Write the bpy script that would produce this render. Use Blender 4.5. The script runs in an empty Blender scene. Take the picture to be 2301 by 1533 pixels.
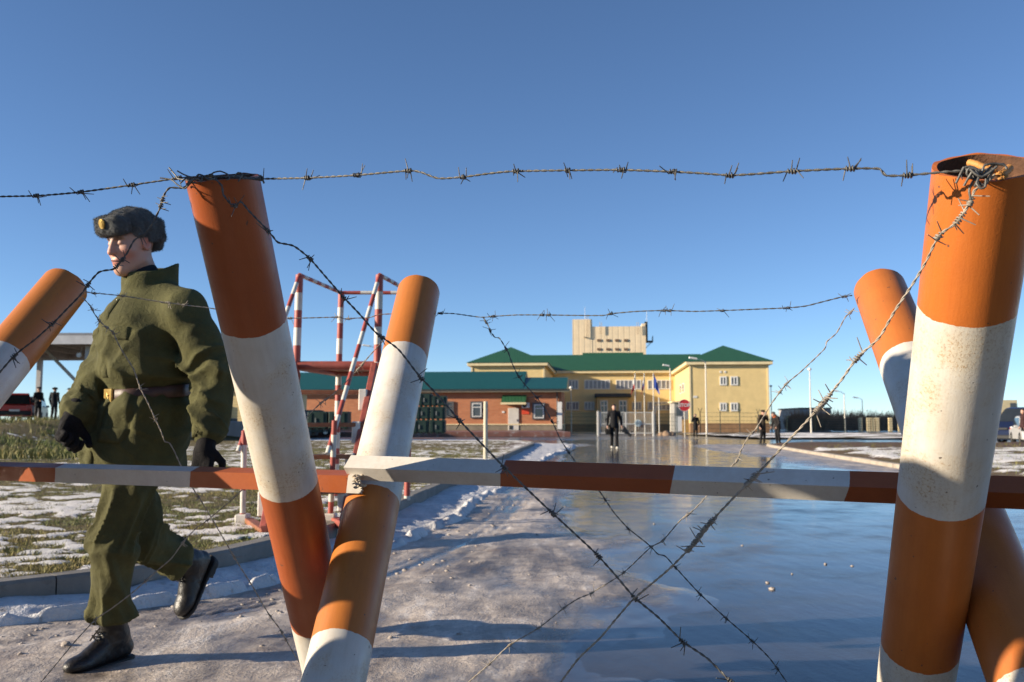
import bpy, math, random
import numpy as np
from mathutils import Vector, Matrix
random.seed(7); RS = np.random.RandomState(11)
S = bpy.context.scene; C = S.collection
R = math.radians
# ---------------------------------------------------------------- camera, world, sun, exposure
FPX, CXP, CYP, HOR = 2100.0, 1150.5, 766.5, 953.0      # focal length and image centre in pixels of the photograph
PITCH = math.atan((HOR-CYP)/FPX); CAMZ = 1.0
cam = bpy.data.cameras.new('camera'); cam_o = bpy.data.objects.new('camera', cam); C.objects.link(cam_o)
cam_o.location = (0, 0, CAMZ); cam_o.rotation_euler = (R(90)+PITCH, 0, 0)
cam.sensor_width = 36; cam.lens = FPX/2301*36; cam.clip_start = .05; cam.clip_end = 6000
cam.dof.use_dof = True; cam.dof.focus_distance = 2.15; cam.dof.aperture_fstop = 8.5
S.camera = cam_o
SUN_EL, SUN_AZ = R(16.0), R(12.5)                       # the sun stands left of the camera and a little behind it
sdir = Vector((-math.cos(SUN_AZ)*math.cos(SUN_EL), -math.sin(SUN_AZ)*math.cos(SUN_EL), math.sin(SUN_EL)))
world = bpy.data.worlds.new('World'); S.world = world; world.use_nodes = True
wn = world.node_tree; bg = wn.nodes['Background']
sky = wn.nodes.new('ShaderNodeTexSky'); sky.sky_type = 'NISHITA'; sky.sun_disc = False
sky.sun_elevation = SUN_EL; sky.sun_rotation = math.atan2(sdir.x, sdir.y)
sky.air_density = 1.0; sky.dust_density = .1; sky.ozone_density = 3.6; sky.altitude = 3500
wn.links.new(sky.outputs[0], bg.inputs[0]); bg.inputs[1].default_value = .088
sl = bpy.data.lights.new('sun', 'SUN'); sl.energy = 5.0; sl.angle = R(.53); sl.color = (1, .86, .66)
so = bpy.data.objects.new('sun', sl); C.objects.link(so)
so.rotation_euler = (-sdir).to_track_quat('-Z', 'Y').to_euler(); so.location = (-20, -6, 12)
S.view_settings.view_transform = 'Standard'; S.view_settings.look = 'None'
S.view_settings.gamma = 1; S.view_settings.exposure = 0.945; S.view_settings.use_curve_mapping = False
S.cycles.max_bounces = 6; S.cycles.caustics_reflective = False; S.cycles.caustics_refractive = False
# ---------------------------------------------------------------- helpers
_cp, _sp = math.cos(PITCH), math.sin(PITCH)
def W(px, py, Y):                     # the point at world depth Y seen at a pixel of the photograph
    u = (px-CXP)/FPX; v = (CYP-py)/FPX
    d = Vector((u, _cp-v*_sp, _sp+v*_cp)); t = Y/d.y
    return Vector((d.x*t, Y, CAMZ+d.z*t))
def G(px, py, z=0.0):                 # the ground point (height z) seen at a pixel
    u = (px-CXP)/FPX; v = (CYP-py)/FPX
    d = Vector((u, _cp-v*_sp, _sp+v*_cp)); t = (z-CAMZ)/d.z
    return Vector((d.x*t, d.y*t, z))
def proj(p):
    q = Vector(p)-Vector((0, 0, CAMZ)); dep = q.y*_cp+q.z*_sp
    return CXP+FPX*q.x/dep, CYP-FPX*(-q.y*_sp+q.z*_cp)/dep
ORG = {}
def thing(name, label, cat, loc=(0, 0, 0), group=None):
    o = bpy.data.objects.new(name, None); C.objects.link(o); o.location = loc; o.empty_display_size = .2
    ORG[o.name] = Vector(loc); tag(o, label, cat, group); return o
def tag(o, label=None, cat=None, group=None, kind=None):
    if label: o['label'] = label
    if cat: o['category'] = cat
    if group: o['group'] = group
    if kind: o['kind'] = kind
    return o
def mesh(name, V, F, mats, parent=None, mi=None, smooth=False, M=None, origin=None):
    V = np.asarray(V, dtype=np.float64).reshape(-1, 3)
    if M is not None:
        m = np.array(M); V = V@m[:3, :3].T+m[:3, 3]
    org = ORG[parent.name] if parent is not None else (Vector(origin) if origin is not None else None)
    if org is not None: V = V-np.array(org)
    me = bpy.data.meshes.new(name)
    if isinstance(F, np.ndarray):
        me.vertices.add(len(V)); me.vertices.foreach_set('co', V.astype(np.float32).ravel())
        k = F.shape[1]; me.loops.add(F.size); me.loops.foreach_set('vertex_index', F.astype(np.int32).ravel())
        me.polygons.add(len(F)); me.polygons.foreach_set('loop_start', np.arange(0, F.size, k, dtype=np.int32))
        me.update(calc_edges=True)
    else:
        me.from_pydata([tuple(v) for v in V], [], F)
    if not isinstance(mats, (list, tuple)): mats = [mats]
    for m_ in mats: me.materials.append(m_)
    if mi is not None: me.polygons.foreach_set('material_index', np.asarray(mi, dtype=np.int32))
    if smooth is True: me.polygons.foreach_set('use_smooth', np.ones(len(me.polygons), dtype=bool))
    elif isinstance(smooth, (list, np.ndarray)): me.polygons.foreach_set('use_smooth', np.asarray(smooth, dtype=bool))
    me.validate(); me.update()
    o = bpy.data.objects.new(name, me); C.objects.link(o)
    if parent is not None:
        o.parent = parent; ORG[o.name] = ORG[parent.name]
    else:
        if origin is not None: o.location = origin
        ORG[o.name] = Vector(origin) if origin is not None else Vector((0, 0, 0))
    return o
def frame_from(d, up=Vector((0, 0, 1))):
    d = Vector(d).normalized()
    if abs(d.dot(up)) > .98: up = Vector((0, 1, 0))
    x = up.cross(d).normalized(); y = d.cross(x); return x, y, d
class MB:
    def __init__(s): s.V = []; s.F = []; s.mi = []; s.sm = []
    def add(s, V, F, m=0, smooth=False):
        b = len(s.V); s.V.extend([tuple(v) for v in V])
        for f in F: s.F.append([i+b for i in f]); s.mi.append(m); s.sm.append(smooth)
    def box(s, c, size, rot=None, m=0, bev=0.0):
        hx, hy, hz = size[0]/2, size[1]/2, size[2]/2; c = Vector(c)
        if bev <= 0:
            pts = [Vector((x, y, z)) for x in (-hx, hx) for y in (-hy, hy) for z in (-hz, hz)]
            fs = [(0, 1, 3, 2), (4, 6, 7, 5), (0, 4, 5, 1), (2, 3, 7, 6), (0, 2, 6, 4), (1, 5, 7, 3)]
        else:
            b = min(bev, hx*.49, hy*.49, hz*.49); pts = []; idx = {}
            for sx in (-1, 1):
                for sy in (-1, 1):
                    for sz in (-1, 1):
                        for a in range(3):
                            p = [sx*(hx-b), sy*(hy-b), sz*(hz-b)]; p[a] = (sx*hx, sy*hy, sz*hz)[a]
                            idx[(sx, sy, sz, a)] = len(pts); pts.append(Vector(p))
            fs = []
            for a in range(3):
                o1, o2 = (a+1) % 3, (a+2) % 3
                for sg in (-1, 1):
                    q = []
                    for (p1, p2) in ((-1, -1), (1, -1), (1, 1), (-1, 1)):
                        k = [0, 0, 0]; k[a] = sg; k[o1] = p1; k[o2] = p2; q.append(idx[(k[0], k[1], k[2], a)])
                    fs.append(q if sg > 0 else q[::-1])
            for a in range(3):
                o1, o2 = (a+1) % 3, (a+2) % 3
                for s1 in (-1, 1):
                    for s2 in (-1, 1):
                        k0 = [0, 0, 0]; k0[o1] = s1; k0[o2] = s2; k1 = list(k0); k0[a] = -1; k1[a] = 1
                        q = [idx[(*k0, o1)], idx[(*k1, o1)], idx[(*k1, o2)], idx[(*k0, o2)]]
                        fs.append(q if s1*s2 > 0 else q[::-1])
            for sx in (-1, 1):
                for sy in (-1, 1):
                    for sz in (-1, 1):
                        q = [idx[(sx, sy, sz, a)] for a in range(3)]; fs.append(q if sx*sy*sz > 0 else q[::-1])
        if rot is not None: pts = [rot@p for p in pts]
        s.add([c+p for p in pts], fs, m)
    def bar(s, a, b, w, h, m=0, up=Vector((0, 0, 1)), bev=0.0):
        a = Vector(a); b = Vector(b); x, y, d = frame_from(b-a, up)
        rot = Matrix((x, y, d)).transposed(); s.box((a+b)/2, (w, h, (b-a).length), rot, m, bev)
    def tube(s, path, r, n=8, m=0, cap=True, closed=False):
        P = [Vector(p) for p in path]; k = len(P); rr = r if isinstance(r, (list, tuple)) else [r]*k
        V = []; x = None
        for i in range(k):
            if closed: t = P[(i+1) % k]-P[i-1]
            else: t = P[min(i+1, k-1)]-P[max(i-1, 0)]
            t = t.normalized() if t.length > 1e-9 else Vector((0, 0, 1))
            if x is None: x = frame_from(t)[0]
            x = (x-t*x.dot(t)); x = x.normalized() if x.length > 1e-6 else frame_from(t)[0]
            y = t.cross(x)
            for j in range(n):
                a = 2*math.pi*j/n; V.append(P[i]+x*(math.cos(a)*rr[i])+y*(math.sin(a)*rr[i]))
        F = []
        for i in range(k if closed else k-1):
            i2 = (i+1) % k
            for j in range(n): F.append((i*n+j, i*n+(j+1) % n, i2*n+(j+1) % n, i2*n+j))
        s.add(V, F, m, True)
        if cap and not closed:
            s.add(V[:n], [tuple(range(n))[::-1]], m); s.add(V[-n:], [tuple(range(n))], m)
    def quad(s, a, b, c, d, m=0): s.add([a, b, c, d], [(0, 1, 2, 3)], m)
    def poly(s, pts, m=0): s.add(pts, [tuple(range(len(pts)))], m)
    def prism(s, prof, a, b, m=0, cap=True):     # prof: list of offset vectors; swept from a to b
        n = len(prof); a = Vector(a); b = Vector(b)
        V = [a+Vector(p) for p in prof]+[b+Vector(p) for p in prof]
        F = [(i, (i+1) % n, n+(i+1) % n, n+i) for i in range(n)]
        if cap: F += [tuple(range(n))[::-1], tuple(range(n, 2*n))]
        s.add(V, F, m)
    def build(s, name, mats, parent=None, M=None, origin=None):
        return mesh(name, np.array([tuple(v) for v in s.V]), s.F, mats, parent, s.mi, s.sm, M, origin)
# numpy noise
def _h(ix, iy, iz, seed):
    n = (ix.astype(np.int64)*374761393+iy.astype(np.int64)*668265263+iz.astype(np.int64)*2147483647+seed*1274126177) & 0xffffffff
    n = ((n ^ (n >> 13))*1274126177) & 0xffffffff
    return ((n ^ (n >> 16)) & 0xffffff)/float(0xffffff)
def vn3(x, y, z, seed=0):
    ix, iy, iz = np.floor(x), np.floor(y), np.floor(z); fx, fy, fz = x-ix, y-iy, z-iz
    fx = fx*fx*(3-2*fx); fy = fy*fy*(3-2*fy); fz = fz*fz*(3-2*fz); r = 0
    for a in (0, 1):
        for b in (0, 1):
            for c in (0, 1):
                r = r+_h(ix+a, iy+b, iz+c, seed)*(fx if a else 1-fx)*(fy if b else 1-fy)*(fz if c else 1-fz)
    return r
def vn2(x, y, seed=0):
    ix, iy = np.floor(x), np.floor(y); fx, fy = x-ix, y-iy; fx = fx*fx*(3-2*fx); fy = fy*fy*(3-2*fy); z = np.zeros_like(ix)
    return ((_h(ix, iy, z, seed)*(1-fx)+_h(ix+1, iy, z, seed)*fx)*(1-fy)+(_h(ix, iy+1, z, seed)*(1-fx)+_h(ix+1, iy+1, z, seed)*fx)*fy)
def fbm2(x, y, seed=0, o=4):
    r = 0; a = .5; t = 0
    for i in range(o): r = r+a*vn2(x*2**i+i*17.3, y*2**i-i*9.1, seed+i); t += a; a *= .5
    return r/t
def sstep(a, b, x):
    t = np.clip((x-a)/(b-a), 0, 1); return t*t*(3-2*t)
# ---------------------------------------------------------------- materials
def nt(name):
    m = bpy.data.materials.new(name); m.use_nodes = True; t = m.node_tree
    return m, t, t.nodes['Principled BSDF']
def nd(t, typ, **kw):
    n = t.nodes.new(typ)
    for k, v in kw.items(): setattr(n, k, v)
    return n
def noise(t, vec, scale, detail=4, rough=.55, dist=0):
    n = nd(t, 'ShaderNodeTexNoise'); n.inputs['Scale'].default_value = scale; n.inputs['Detail'].default_value = detail
    n.inputs['Roughness'].default_value = rough; n.inputs['Distortion'].default_value = dist
    if vec is not None: t.links.new(vec, n.inputs['Vector'])
    return n.outputs['Fac']
def mrange(t, src, a, b, c=0., d=1.):
    n = nd(t, 'ShaderNodeMapRange'); t.links.new(src, n.inputs[0])
    for i, v in enumerate((a, b, c, d)): n.inputs[i+1].default_value = v
    return n.outputs[0]
def mixc(t, fac, a, b, mode='MIX'):
    n = nd(t, 'ShaderNodeMix', data_type='RGBA', blend_type=mode)
    for sock, v in ((n.inputs[0], fac), (n.inputs[6], a), (n.inputs[7], b)):
        if isinstance(v, (int, float)): sock.default_value = v
        elif isinstance(v, (tuple, list)): sock.default_value = (*v[:3], 1)
        else: t.links.new(v, sock)
    return n.outputs[2]
def math_(t, op, a, b=None):
    n = nd(t, 'ShaderNodeMath', operation=op)
    for i, v in enumerate((a, b)):
        if v is None: continue
        if isinstance(v, (int, float)): n.inputs[i].default_value = v
        else: t.links.new(v, n.inputs[i])
    return n.outputs[0]
def bump(t, p, h, strength=.3, dist=.01):
    b = nd(t, 'ShaderNodeBump'); b.inputs['Strength'].default_value = strength; b.inputs['Distance'].default_value = dist
    t.links.new(h, b.inputs['Height']); t.links.new(b.outputs[0], p.inputs['Normal'])
def coords(t, kind='Object', scale=None):
    c = nd(t, 'ShaderNodeTexCoord').outputs[kind]
    if scale is None: return c
    m = nd(t, 'ShaderNodeMapping'); m.inputs['Scale'].default_value = scale; t.links.new(c, m.inputs[0]); return m.outputs[0]
def pbr(name, col, rough=.6, metal=0., var=.18, scale=6, bmp=0., bscale=60, bdist=.004, spec=None, vscale=None, dirt=None):
    m, t, p = nt(name); c = coords(t, 'Object', vscale)
    f = noise(t, c, scale, 5, .6)
    lo = tuple(x*(1-var) for x in col); hi = tuple(min(1, x*(1+var)) for x in col)
    out = mixc(t, mrange(t, f, .3, .7), lo, hi)
    if dirt:
        f2 = noise(t, c, scale*2.7, 6, .7); out = mixc(t, mrange(t, f2, .56, .72), out, dirt)
    t.links.new(out, p.inputs['Base Color']); p.inputs['Roughness'].default_value = rough; p.inputs['Metallic'].default_value = metal
    if spec is not None: p.inputs['Specular IOR Level'].default_value = spec
    if bmp > 0: bump(t, p, noise(t, c, bscale, 4, .6), bmp, bdist)
    return m
ORANGE = (.50, .145, .026); WHITE = (.64, .62, .57); RUST = (.24, .10, .028)
def striped(name, steps, colors, ns=.006, rust=.5, rough=.34, attr='along', seed=0., rustcol=RUST, axis=None):
    """steps: boundaries along the part (m); colours alternate, edges slightly uneven as brushed by hand; rust spots, drips, grime"""
    m, t, p = nt(name)
    a = nd(t, 'ShaderNodeAttribute', attribute_name=attr).outputs['Fac']; c = coords(t)
    mp = nd(t, 'ShaderNodeMapping'); mp.inputs['Location'].default_value = (seed, seed*.7, 0); t.links.new(c, mp.inputs[0]); c = mp.outputs[0]; cs = c
    if axis is not None:                      # coordinates squeezed along the axis: brush strokes and drips run down the pipe
        dt = nd(t, 'ShaderNodeVectorMath', operation='DOT_PRODUCT'); t.links.new(c, dt.inputs[0]); dt.inputs[1].default_value = tuple(axis)
        sc = nd(t, 'ShaderNodeVectorMath', operation='SCALE'); sc.inputs[0].default_value = tuple(axis); t.links.new(math_(t, 'MULTIPLY', dt.outputs['Value'], .88), sc.inputs['Scale'])
        sb = nd(t, 'ShaderNodeVectorMath', operation='SUBTRACT'); t.links.new(c, sb.inputs[0]); t.links.new(sc.outputs[0], sb.inputs[1]); cs = sb.outputs[0]
    nz = math_(t, 'ADD', math_(t, 'MULTIPLY', math_(t, 'SUBTRACT', noise(t, c, 22, 3), .5), ns*2.4), math_(t, 'MULTIPLY', math_(t, 'SUBTRACT', noise(t, c, 120, 2), .5), ns*.8))
    a = math_(t, 'ADD', a, nz); col = colors[0]
    for i, s_ in enumerate(steps):
        g = math_(t, 'GREATER_THAN', a, s_); col = mixc(t, g, col, colors[(i+1) % len(colors)])
    wear = noise(t, c, 9, 5, .6); brush = noise(t, cs, 85, 3, .6)
    col = mixc(t, mrange(t, wear, .25, .75, 0, .5), col, mixc(t, 1.0, col, (.70, .62, .55), 'MULTIPLY'))
    col = mixc(t, mrange(t, brush, .3, .7, 0, .22), col, mixc(t, 1.0, col, (.66, .60, .55), 'MULTIPLY'))
    isw = mrange(t, nd_lum(t, col), .22, .36)
    big = mrange(t, noise(t, c, 5.5, 4, .65), .58-.10*rust, .76-.10*rust); sp = mrange(t, noise(t, c, 190, 4, .8), .50, .66)
    k = math_(t, 'MULTIPLY', math_(t, 'MULTIPLY', big, sp), math_(t, 'ADD', math_(t, 'MULTIPLY', isw, .6*rust+.1), .16))
    drip = math_(t, 'MULTIPLY', mrange(t, noise(t, cs, 30, 3, .6), .60, .74), mrange(t, noise(t, c, 8, 3, .6), .50, .66))
    k2 = math_(t, 'MULTIPLY', math_(t, 'MULTIPLY', drip, mrange(t, noise(t, c, 110, 3, .7), .35, .62)), math_(t, 'ADD', math_(t, 'MULTIPLY', isw, .75*rust), .12))
    tan = math_(t, 'MULTIPLY', math_(t, 'MULTIPLY', big, isw), .32*rust)
    col = mixc(t, tan, col, (.60, .46, .24))
    rcol = mixc(t, mrange(t, noise(t, c, 60, 2), .35, .65), rustcol, (.40, .22, .07))
    col = mixc(t, k, col, rcol); col = mixc(t, k2, col, rcol)
    chip = math_(t, 'MULTIPLY', mrange(t, noise(t, c, 75, 2, .5), .735, .75), .8); col = mixc(t, chip, col, (.07, .045, .035))
    t.links.new(col, p.inputs['Base Color'])
    t.links.new(mrange(t, wear, .2, .8, rough-.08, rough+.18), p.inputs['Roughness'])
    bump(t, p, math_(t, 'ADD', math_(t, 'ADD', noise(t, c, 260, 3, .6), math_(t, 'MULTIPLY', brush, 1.2)), math_(t, 'SUBTRACT', math_(t, 'MULTIPLY', k, 1.5), chip)), .25, .0014)
    return m
def nd_lum(t, col):
    n = nd(t, 'ShaderNodeRGBToBW'); t.links.new(col, n.inputs[0]); return n.outputs[0]
def set_attr(o, name, vals, typ='FLOAT'):
    at = o.data.attributes.new(name, typ, 'POINT')
    if typ == 'FLOAT': at.data.foreach_set('value', np.asarray(vals, dtype=np.float32))
    else:
        v = np.asarray(vals, dtype=np.float32); v = np.concatenate([v, np.ones((len(v), 1), np.float32)], 1); at.data.foreach_set('color', v.ravel())
# ---------------------------------------------------------------- implicit surfaces (for bodies and cloth)
def surfnet(f, lo, hi, h):
    lo = np.array(lo, float); hi = np.array(hi, float); n = np.ceil((hi-lo)/h).astype(int)+1
    ax = [lo[i]+h*np.arange(n[i]) for i in range(3)]
    Xg, Yg, Zg = np.meshgrid(*ax, indexing='ij'); P = np.stack([Xg.ravel(), Yg.ravel(), Zg.ravel()], 1).astype(np.float32)
    D = np.concatenate([f(P[i:i+400000]) for i in range(0, len(P), 400000)]).reshape(n).astype(np.float64)
    ins = D < 0; m = n-1; cnt = np.zeros(m); pos = np.zeros((*m, 3))
    sh = lambda A, o: A[o[0]:o[0]+m[0], o[1]:o[1]+m[1], o[2]:o[2]+m[2]]
    for a in range(3):
        o1, o2 = (a+1) % 3, (a+2) % 3
        for b in (0, 1):
            for c in (0, 1):
                k0 = [0, 0, 0]; k0[o1] = b; k0[o2] = c; k1 = list(k0); k1[a] = 1
                d0, d1 = sh(D, k0), sh(D, k1); cr = (d0 < 0) != (d1 < 0)
                tt = np.where(cr, d0/np.where(cr, d0-d1, 1), 0); cnt += cr
                for q in range(3): pos[..., q] += np.where(cr, (k0[q]+(tt if q == a else 0)), 0)
    act = cnt > 0; idx = -np.ones(m, dtype=np.int64); idx[act] = np.arange(act.sum())
    cell = np.stack(np.nonzero(act), 1); V = lo+h*(cell+pos[act]/cnt[act][:, None]); F = []
    for a in range(3):
        o1, o2 = (a+1) % 3, (a+2) % 3
        sl0 = [slice(1, -1)]*3; sl0[a] = slice(0, -1); sl1 = list(sl0); sl1[a] = slice(1, None)
        A, B = ins[tuple(sl0)], ins[tuple(sl1)]; e = np.stack(np.nonzero(A != B), 1); e0 = e.copy()
        for q in range(3):
            if q != a: e0[:, q] += 1
        qs = []
        for (b, c) in ((-1, -1), (0, -1), (0, 0), (-1, 0)):
            g = e0.copy(); g[:, o1] += b; g[:, o2] += c; qs.append(idx[g[:, 0], g[:, 1], g[:, 2]])
        q = np.stack(qs, 1); fl = ~A[e[:, 0], e[:, 1], e[:, 2]]; q[fl] = q[fl][:, ::-1]; F.append(q)
    F = np.concatenate(F); F = F[(F >= 0).all(1)]
    return V, F
def smin(a, b, k):
    h = np.clip(.5+.5*(b-a)/k, 0, 1); return b*(1-h)+a*h-k*h*(1-h)
def smax(a, b, k): return -smin(-a, -b, k)
def rc(p, a, b, ra, rb):
    a = np.array(a, np.float32); b = np.array(b, np.float32); ba = b-a; pa = p-a
    h = np.clip(pa@ba/max(1e-9, ba@ba), 0, 1); return np.linalg.norm(pa-h[:, None]*ba, axis=1)-(ra+(rb-ra)*h)
def ell(p, c, r, M=None):
    q = p-np.array(c, np.float32)
    if M is not None: q = q@np.array(M, np.float32)
    r = np.array(r, np.float32); k0 = np.linalg.norm(q/r, axis=1); k1 = np.linalg.norm(q/(r*r), axis=1)+1e-9
    return k0*(k0-1)/k1
def rbox(p, c, hs, r, M=None):
    q = p-np.array(c, np.float32)
    if M is not None: q = q@np.array(M, np.float32)
    q = np.abs(q)-(np.array(hs, np.float32)-r)
    return np.linalg.norm(np.maximum(q, 0), axis=1)+np.minimum(q.max(1), 0)-r
def sdfobj(name, f, lo, hi, h, mat, parent, M=None):
    V, F = surfnet(f, lo, hi, h); return mesh(name, V, F, mat, parent, smooth=True, M=M)
# ================================================================ SETTING: ground, road, water, kerbs, lawn, embankment
KY = np.array([2.6, 3.0, 3.5, 4.2, 4.86, 5.43, 6.1, 6.73, 8.2, 10.1, 15, 22.8, 32, 40, 44, 47, 49.3, 50.8, 51.6, 52.2])
KX = np.array([-12., -7.6, -5.0, -3.55, -2.66, -2.14, -1.86, -1.68, -1.40, -1.18, -.83, -.33, .34, .95, 1.0, .3, -1.2, -3.6, -7., -12.])
def xk(y): return np.interp(y, KY, KX)
def xbnd(y): return np.interp(y, [0, 3.6, 4.7, 7.3, 11, 20, 40, 60], [.3, .45, .82, .86, .9, .3, .6, 1.0])
def road_h(x, y):
    w = 1+y*.035
    edge = (fbm2(x/1.1, y/1.4, 3, 4)-.5)*1.5*w
    t = np.clip((xbnd(y)+edge*.55-x)/(.55*w), -1, 1)
    far = sstep(11, 24, y)
    h = (.012*t)*(1-far)+far*((fbm2(x/4.5, y/9, 9, 4)-.56)*.06-.010*sstep(.5, 2.5, x-.05*y))
    h = h+sstep(5.5, 8.5, x-.02*y)*.03*(1-sstep(44, 52, y))              # the right edge of the road lies dry
    lump = (fbm2(x/.35, y/.6, 21, 4)-.5)*.018+(fbm2(x/.09, y/.14, 31, 3)-.5)*.005
    rut = np.exp(-((x-xk(np.clip(y, 3.2, 44))-1.45)/.16)**2)*.012+np.exp(-((x-xk(np.clip(y, 3.2, 44))-1.05)/.10)**2)*-.005
    rib = fbm2((x-xk(np.clip(y, 3.2, 44)))/.05, y/1.3, 41, 2)-.5
    nr = np.exp(-((x-xk(np.clip(y, 3.2, 44))-1.0)/.55)**2)
    k = .35+.65*sstep(-.6, .5, t)
    return h+(lump*k+rut+rib*.016*nr)*(1-sstep(24, 40, y))
# road material: trampled, wet, worn ice over asphalt, streaked along the road by tyres
m_road, t, p = nt('icy_road'); c = coords(t); cst = coords(t, 'Object', (1, .22, 1))
n1 = noise(t, c, .8, 6, .62, .5); n2 = noise(t, c, 5.5, 7, .72, .5); n3 = noise(t, c, 48, 4, .7); st = noise(t, cst, 3.2, 6, .68, .35); st2 = noise(t, cst, 16, 4, .65)
mix_ = math_(t, 'ADD', math_(t, 'ADD', math_(t, 'MULTIPLY', n1, .30), math_(t, 'MULTIPLY', st, .45)), math_(t, 'MULTIPLY', n2, .30))
ice = mrange(t, mix_, .43, .59)
hA = nd(t, 'ShaderNodeAttribute', attribute_name='wet').outputs['Fac']
col = mixc(t, ice, (.115, .092, .076), (.62, .53, .445))
white_ = math_(t, 'MULTIPLY', mrange(t, st2, .50, .66), mrange(t, mix_, .50, .60)); col = mixc(t, math_(t, 'MULTIPLY', white_, .85), col, (.78, .72, .66))
col = mixc(t, mrange(t, n3, .58, .74, 0, .5), col, (.62, .54, .46)); col = mixc(t, mrange(t, n3, .40, .30, 0, .55), col, (.06, .045, .035))
brown = mrange(t, noise(t, c, 2.1, 6, .7, .6), .54, .70); col = mixc(t, math_(t, 'MULTIPLY', brown, .5), col, (.17, .105, .062))
crk = mrange(t, math_(t, 'ABSOLUTE', math_(t, 'SUBTRACT', noise(t, c, 2.6, 5, .6, 1.2), .5)), .006, 0.); col = mixc(t, math_(t, 'MULTIPLY', crk, .55), col, (.035, .028, .024))
col = mixc(t, math_(t, 'MULTIPLY', hA, .93), col, (.045, .042, .044))
t.links.new(col, p.inputs['Base Color'])
rg = mrange(t, math_(t, 'ADD', math_(t, 'MULTIPLY', st, .6), math_(t, 'MULTIPLY', n2, .4)), .38, .62, .30, .66); rg = math_(t, 'MULTIPLY', rg, mrange(t, hA, 0, 1, 1, .22)); t.links.new(rg, p.inputs['Roughness'])
bump(t, p, math_(t, 'MULTIPLY', math_(t, 'ADD', math_(t, 'MULTIPLY', n3, .8), math_(t, 'ADD', math_(t, 'MULTIPLY', n2, 1.4), math_(t, 'MULTIPLY', st, .8))), mrange(t, hA, 0, .9, 1, .06)), .5, .02)
# water: thin meltwater film
m_water, t, p = nt('meltwater'); c = coords(t)
wb = mixc(t, mrange(t, noise(t, c, 1.3, 5, .6), .35, .7), (.035, .033, .036), (.075, .07, .07)); t.links.new(wb, p.inputs['Base Color'])
t.links.new(mrange(t, noise(t, c, 1.7, 5, .65), .4, .7, .07, .26), p.inputs['Roughness'])
p.inputs['IOR'].default_value = 1.33; p.inputs['Specular IOR Level'].default_value = .38
mp = coords(t, 'Object', (1, .35, 1)); bump(t, p, math_(t, 'ADD', noise(t, mp, 9, 3, .5), math_(t, 'MULTIPLY', noise(t, c, 55, 2, .5), .22)), .11, .02)
m_snow = pbr('snow', (.62, .61, .61), .75, 0, .16, 5, .8, 45, .02, dirt=(.30, .25, .21))
m_kerb = pbr('kerb_concrete', (.20, .185, .165), .85, 0, .22, 4, .5, 90, .006, dirt=(.12, .11, .10))
m_kerb_r = pbr('pale_kerb_concrete', (.36, .31, .25), .85, 0, .22, 4, .5, 90, .006, dirt=(.3, .26, .2))
m_field = pbr('field', (.16, .13, .075), .95, 0, .4, .05, 0, dirt=(.4, .38, .36))
m_yard = pbr('wet_yard', (.11, .10, .095), .22, 0, .35, .25, .25, 1.5, .02, dirt=(.35, .33, .31))
# lawn material: attributes snow / soil
m_lawn, t, p = nt('snowy_lawn'); c = coords(t)
g1 = noise(t, c, 3.0, 5, .6); g2 = noise(t, c, 38, 4, .7)
gc = mixc(t, mrange(t, g1, .35, .65), (.15, .135, .036), (.23, .165, .065)); gc = mixc(t, mrange(t, g2, .35, .7), mixc(t, 1., gc, (.45, .42, .36), 'MULTIPLY'), gc)
so_ = nd(t, 'ShaderNodeAttribute', attribute_name='soil').outputs['Fac']; gc = mixc(t, so_, gc, mixc(t, mrange(t, g2, .35, .65), (.05, .028, .016), (.16, .085, .045)))
sn = nd(t, 'ShaderNodeAttribute', attribute_name='snow').outputs['Fac']
snf = mrange(t, math_(t, 'ADD', sn, math_(t, 'MULTIPLY', math_(t, 'SUBTRACT', g2, .5), .5)), .44, .56)
gc = mixc(t, snf, gc, mixc(t, mrange(t, g2, .3, .7), (.76, .72, .68), (.88, .86, .84))); t.links.new(gc, p.inputs['Base Color'])
p.inputs['Roughness'].default_value = .85; bump(t, p, math_(t, 'ADD', g2, noise(t, c, 140, 3, .6)), .8, .03)

def gridmesh(name, X, Y, Z, mat, kind='structure', smooth=True):
    nr, nc = X.shape; V = np.stack([X.ravel(), Y.ravel(), Z.ravel()], 1); i = np.arange(nr*nc).reshape(nr, nc)
    F = np.stack([i[:-1, :-1].ravel(), i[:-1, 1:].ravel(), i[1:, 1:].ravel(), i[1:, :-1].ravel()], 1)
    o = mesh(name, V, F, mat, smooth=smooth); tag(o, kind=kind); return o
GZ = -.35
o = mesh('ground', [(-3000, -200, GZ), (3000, -200, GZ), (3000, 5000, GZ), (-3000, 5000, GZ)], [(0, 1, 2, 3)], m_field); tag(o, kind='structure')
ys = np.geomspace(1.6, 61.6, 470)-1.3; aa = np.linspace(-1, 1, 460); aa = np.sign(aa)*(np.abs(aa)**1.15)
Yg = np.repeat(ys[:, None], len(aa), 1); Xg = aa[None, :]*(Yg*.92+3.2)+.1*Yg
Zg = road_h(Xg, Yg); road = gridmesh('road', Xg, Yg, Zg, m_road)
set_attr(road, 'wet', (sstep(.014, -.0005, Zg+(fbm2(Xg/.25, Yg/.7, 19, 4)-.5)*.012)).ravel())
# water sheet follows the road outline but ends under the kerbs
yw = np.geomspace(3.3, 61.3, 60)-1.0; V = []; F = []
for i, y in enumerate(yw):
    xl = (xk(y) if 3 < y < 49 else -6.)-.02; xr = np.interp(y, [0, 14, 44, 62], [7.8, 7.9, 11.4, 24]); V += [(xl, y, -.0015), (xr, y, -.0015)]
    if i: F.append((2*i-2, 2*i-1, 2*i+1, 2*i))
tag(mesh('puddle_water', V, F, m_water), kind='structure')
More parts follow.
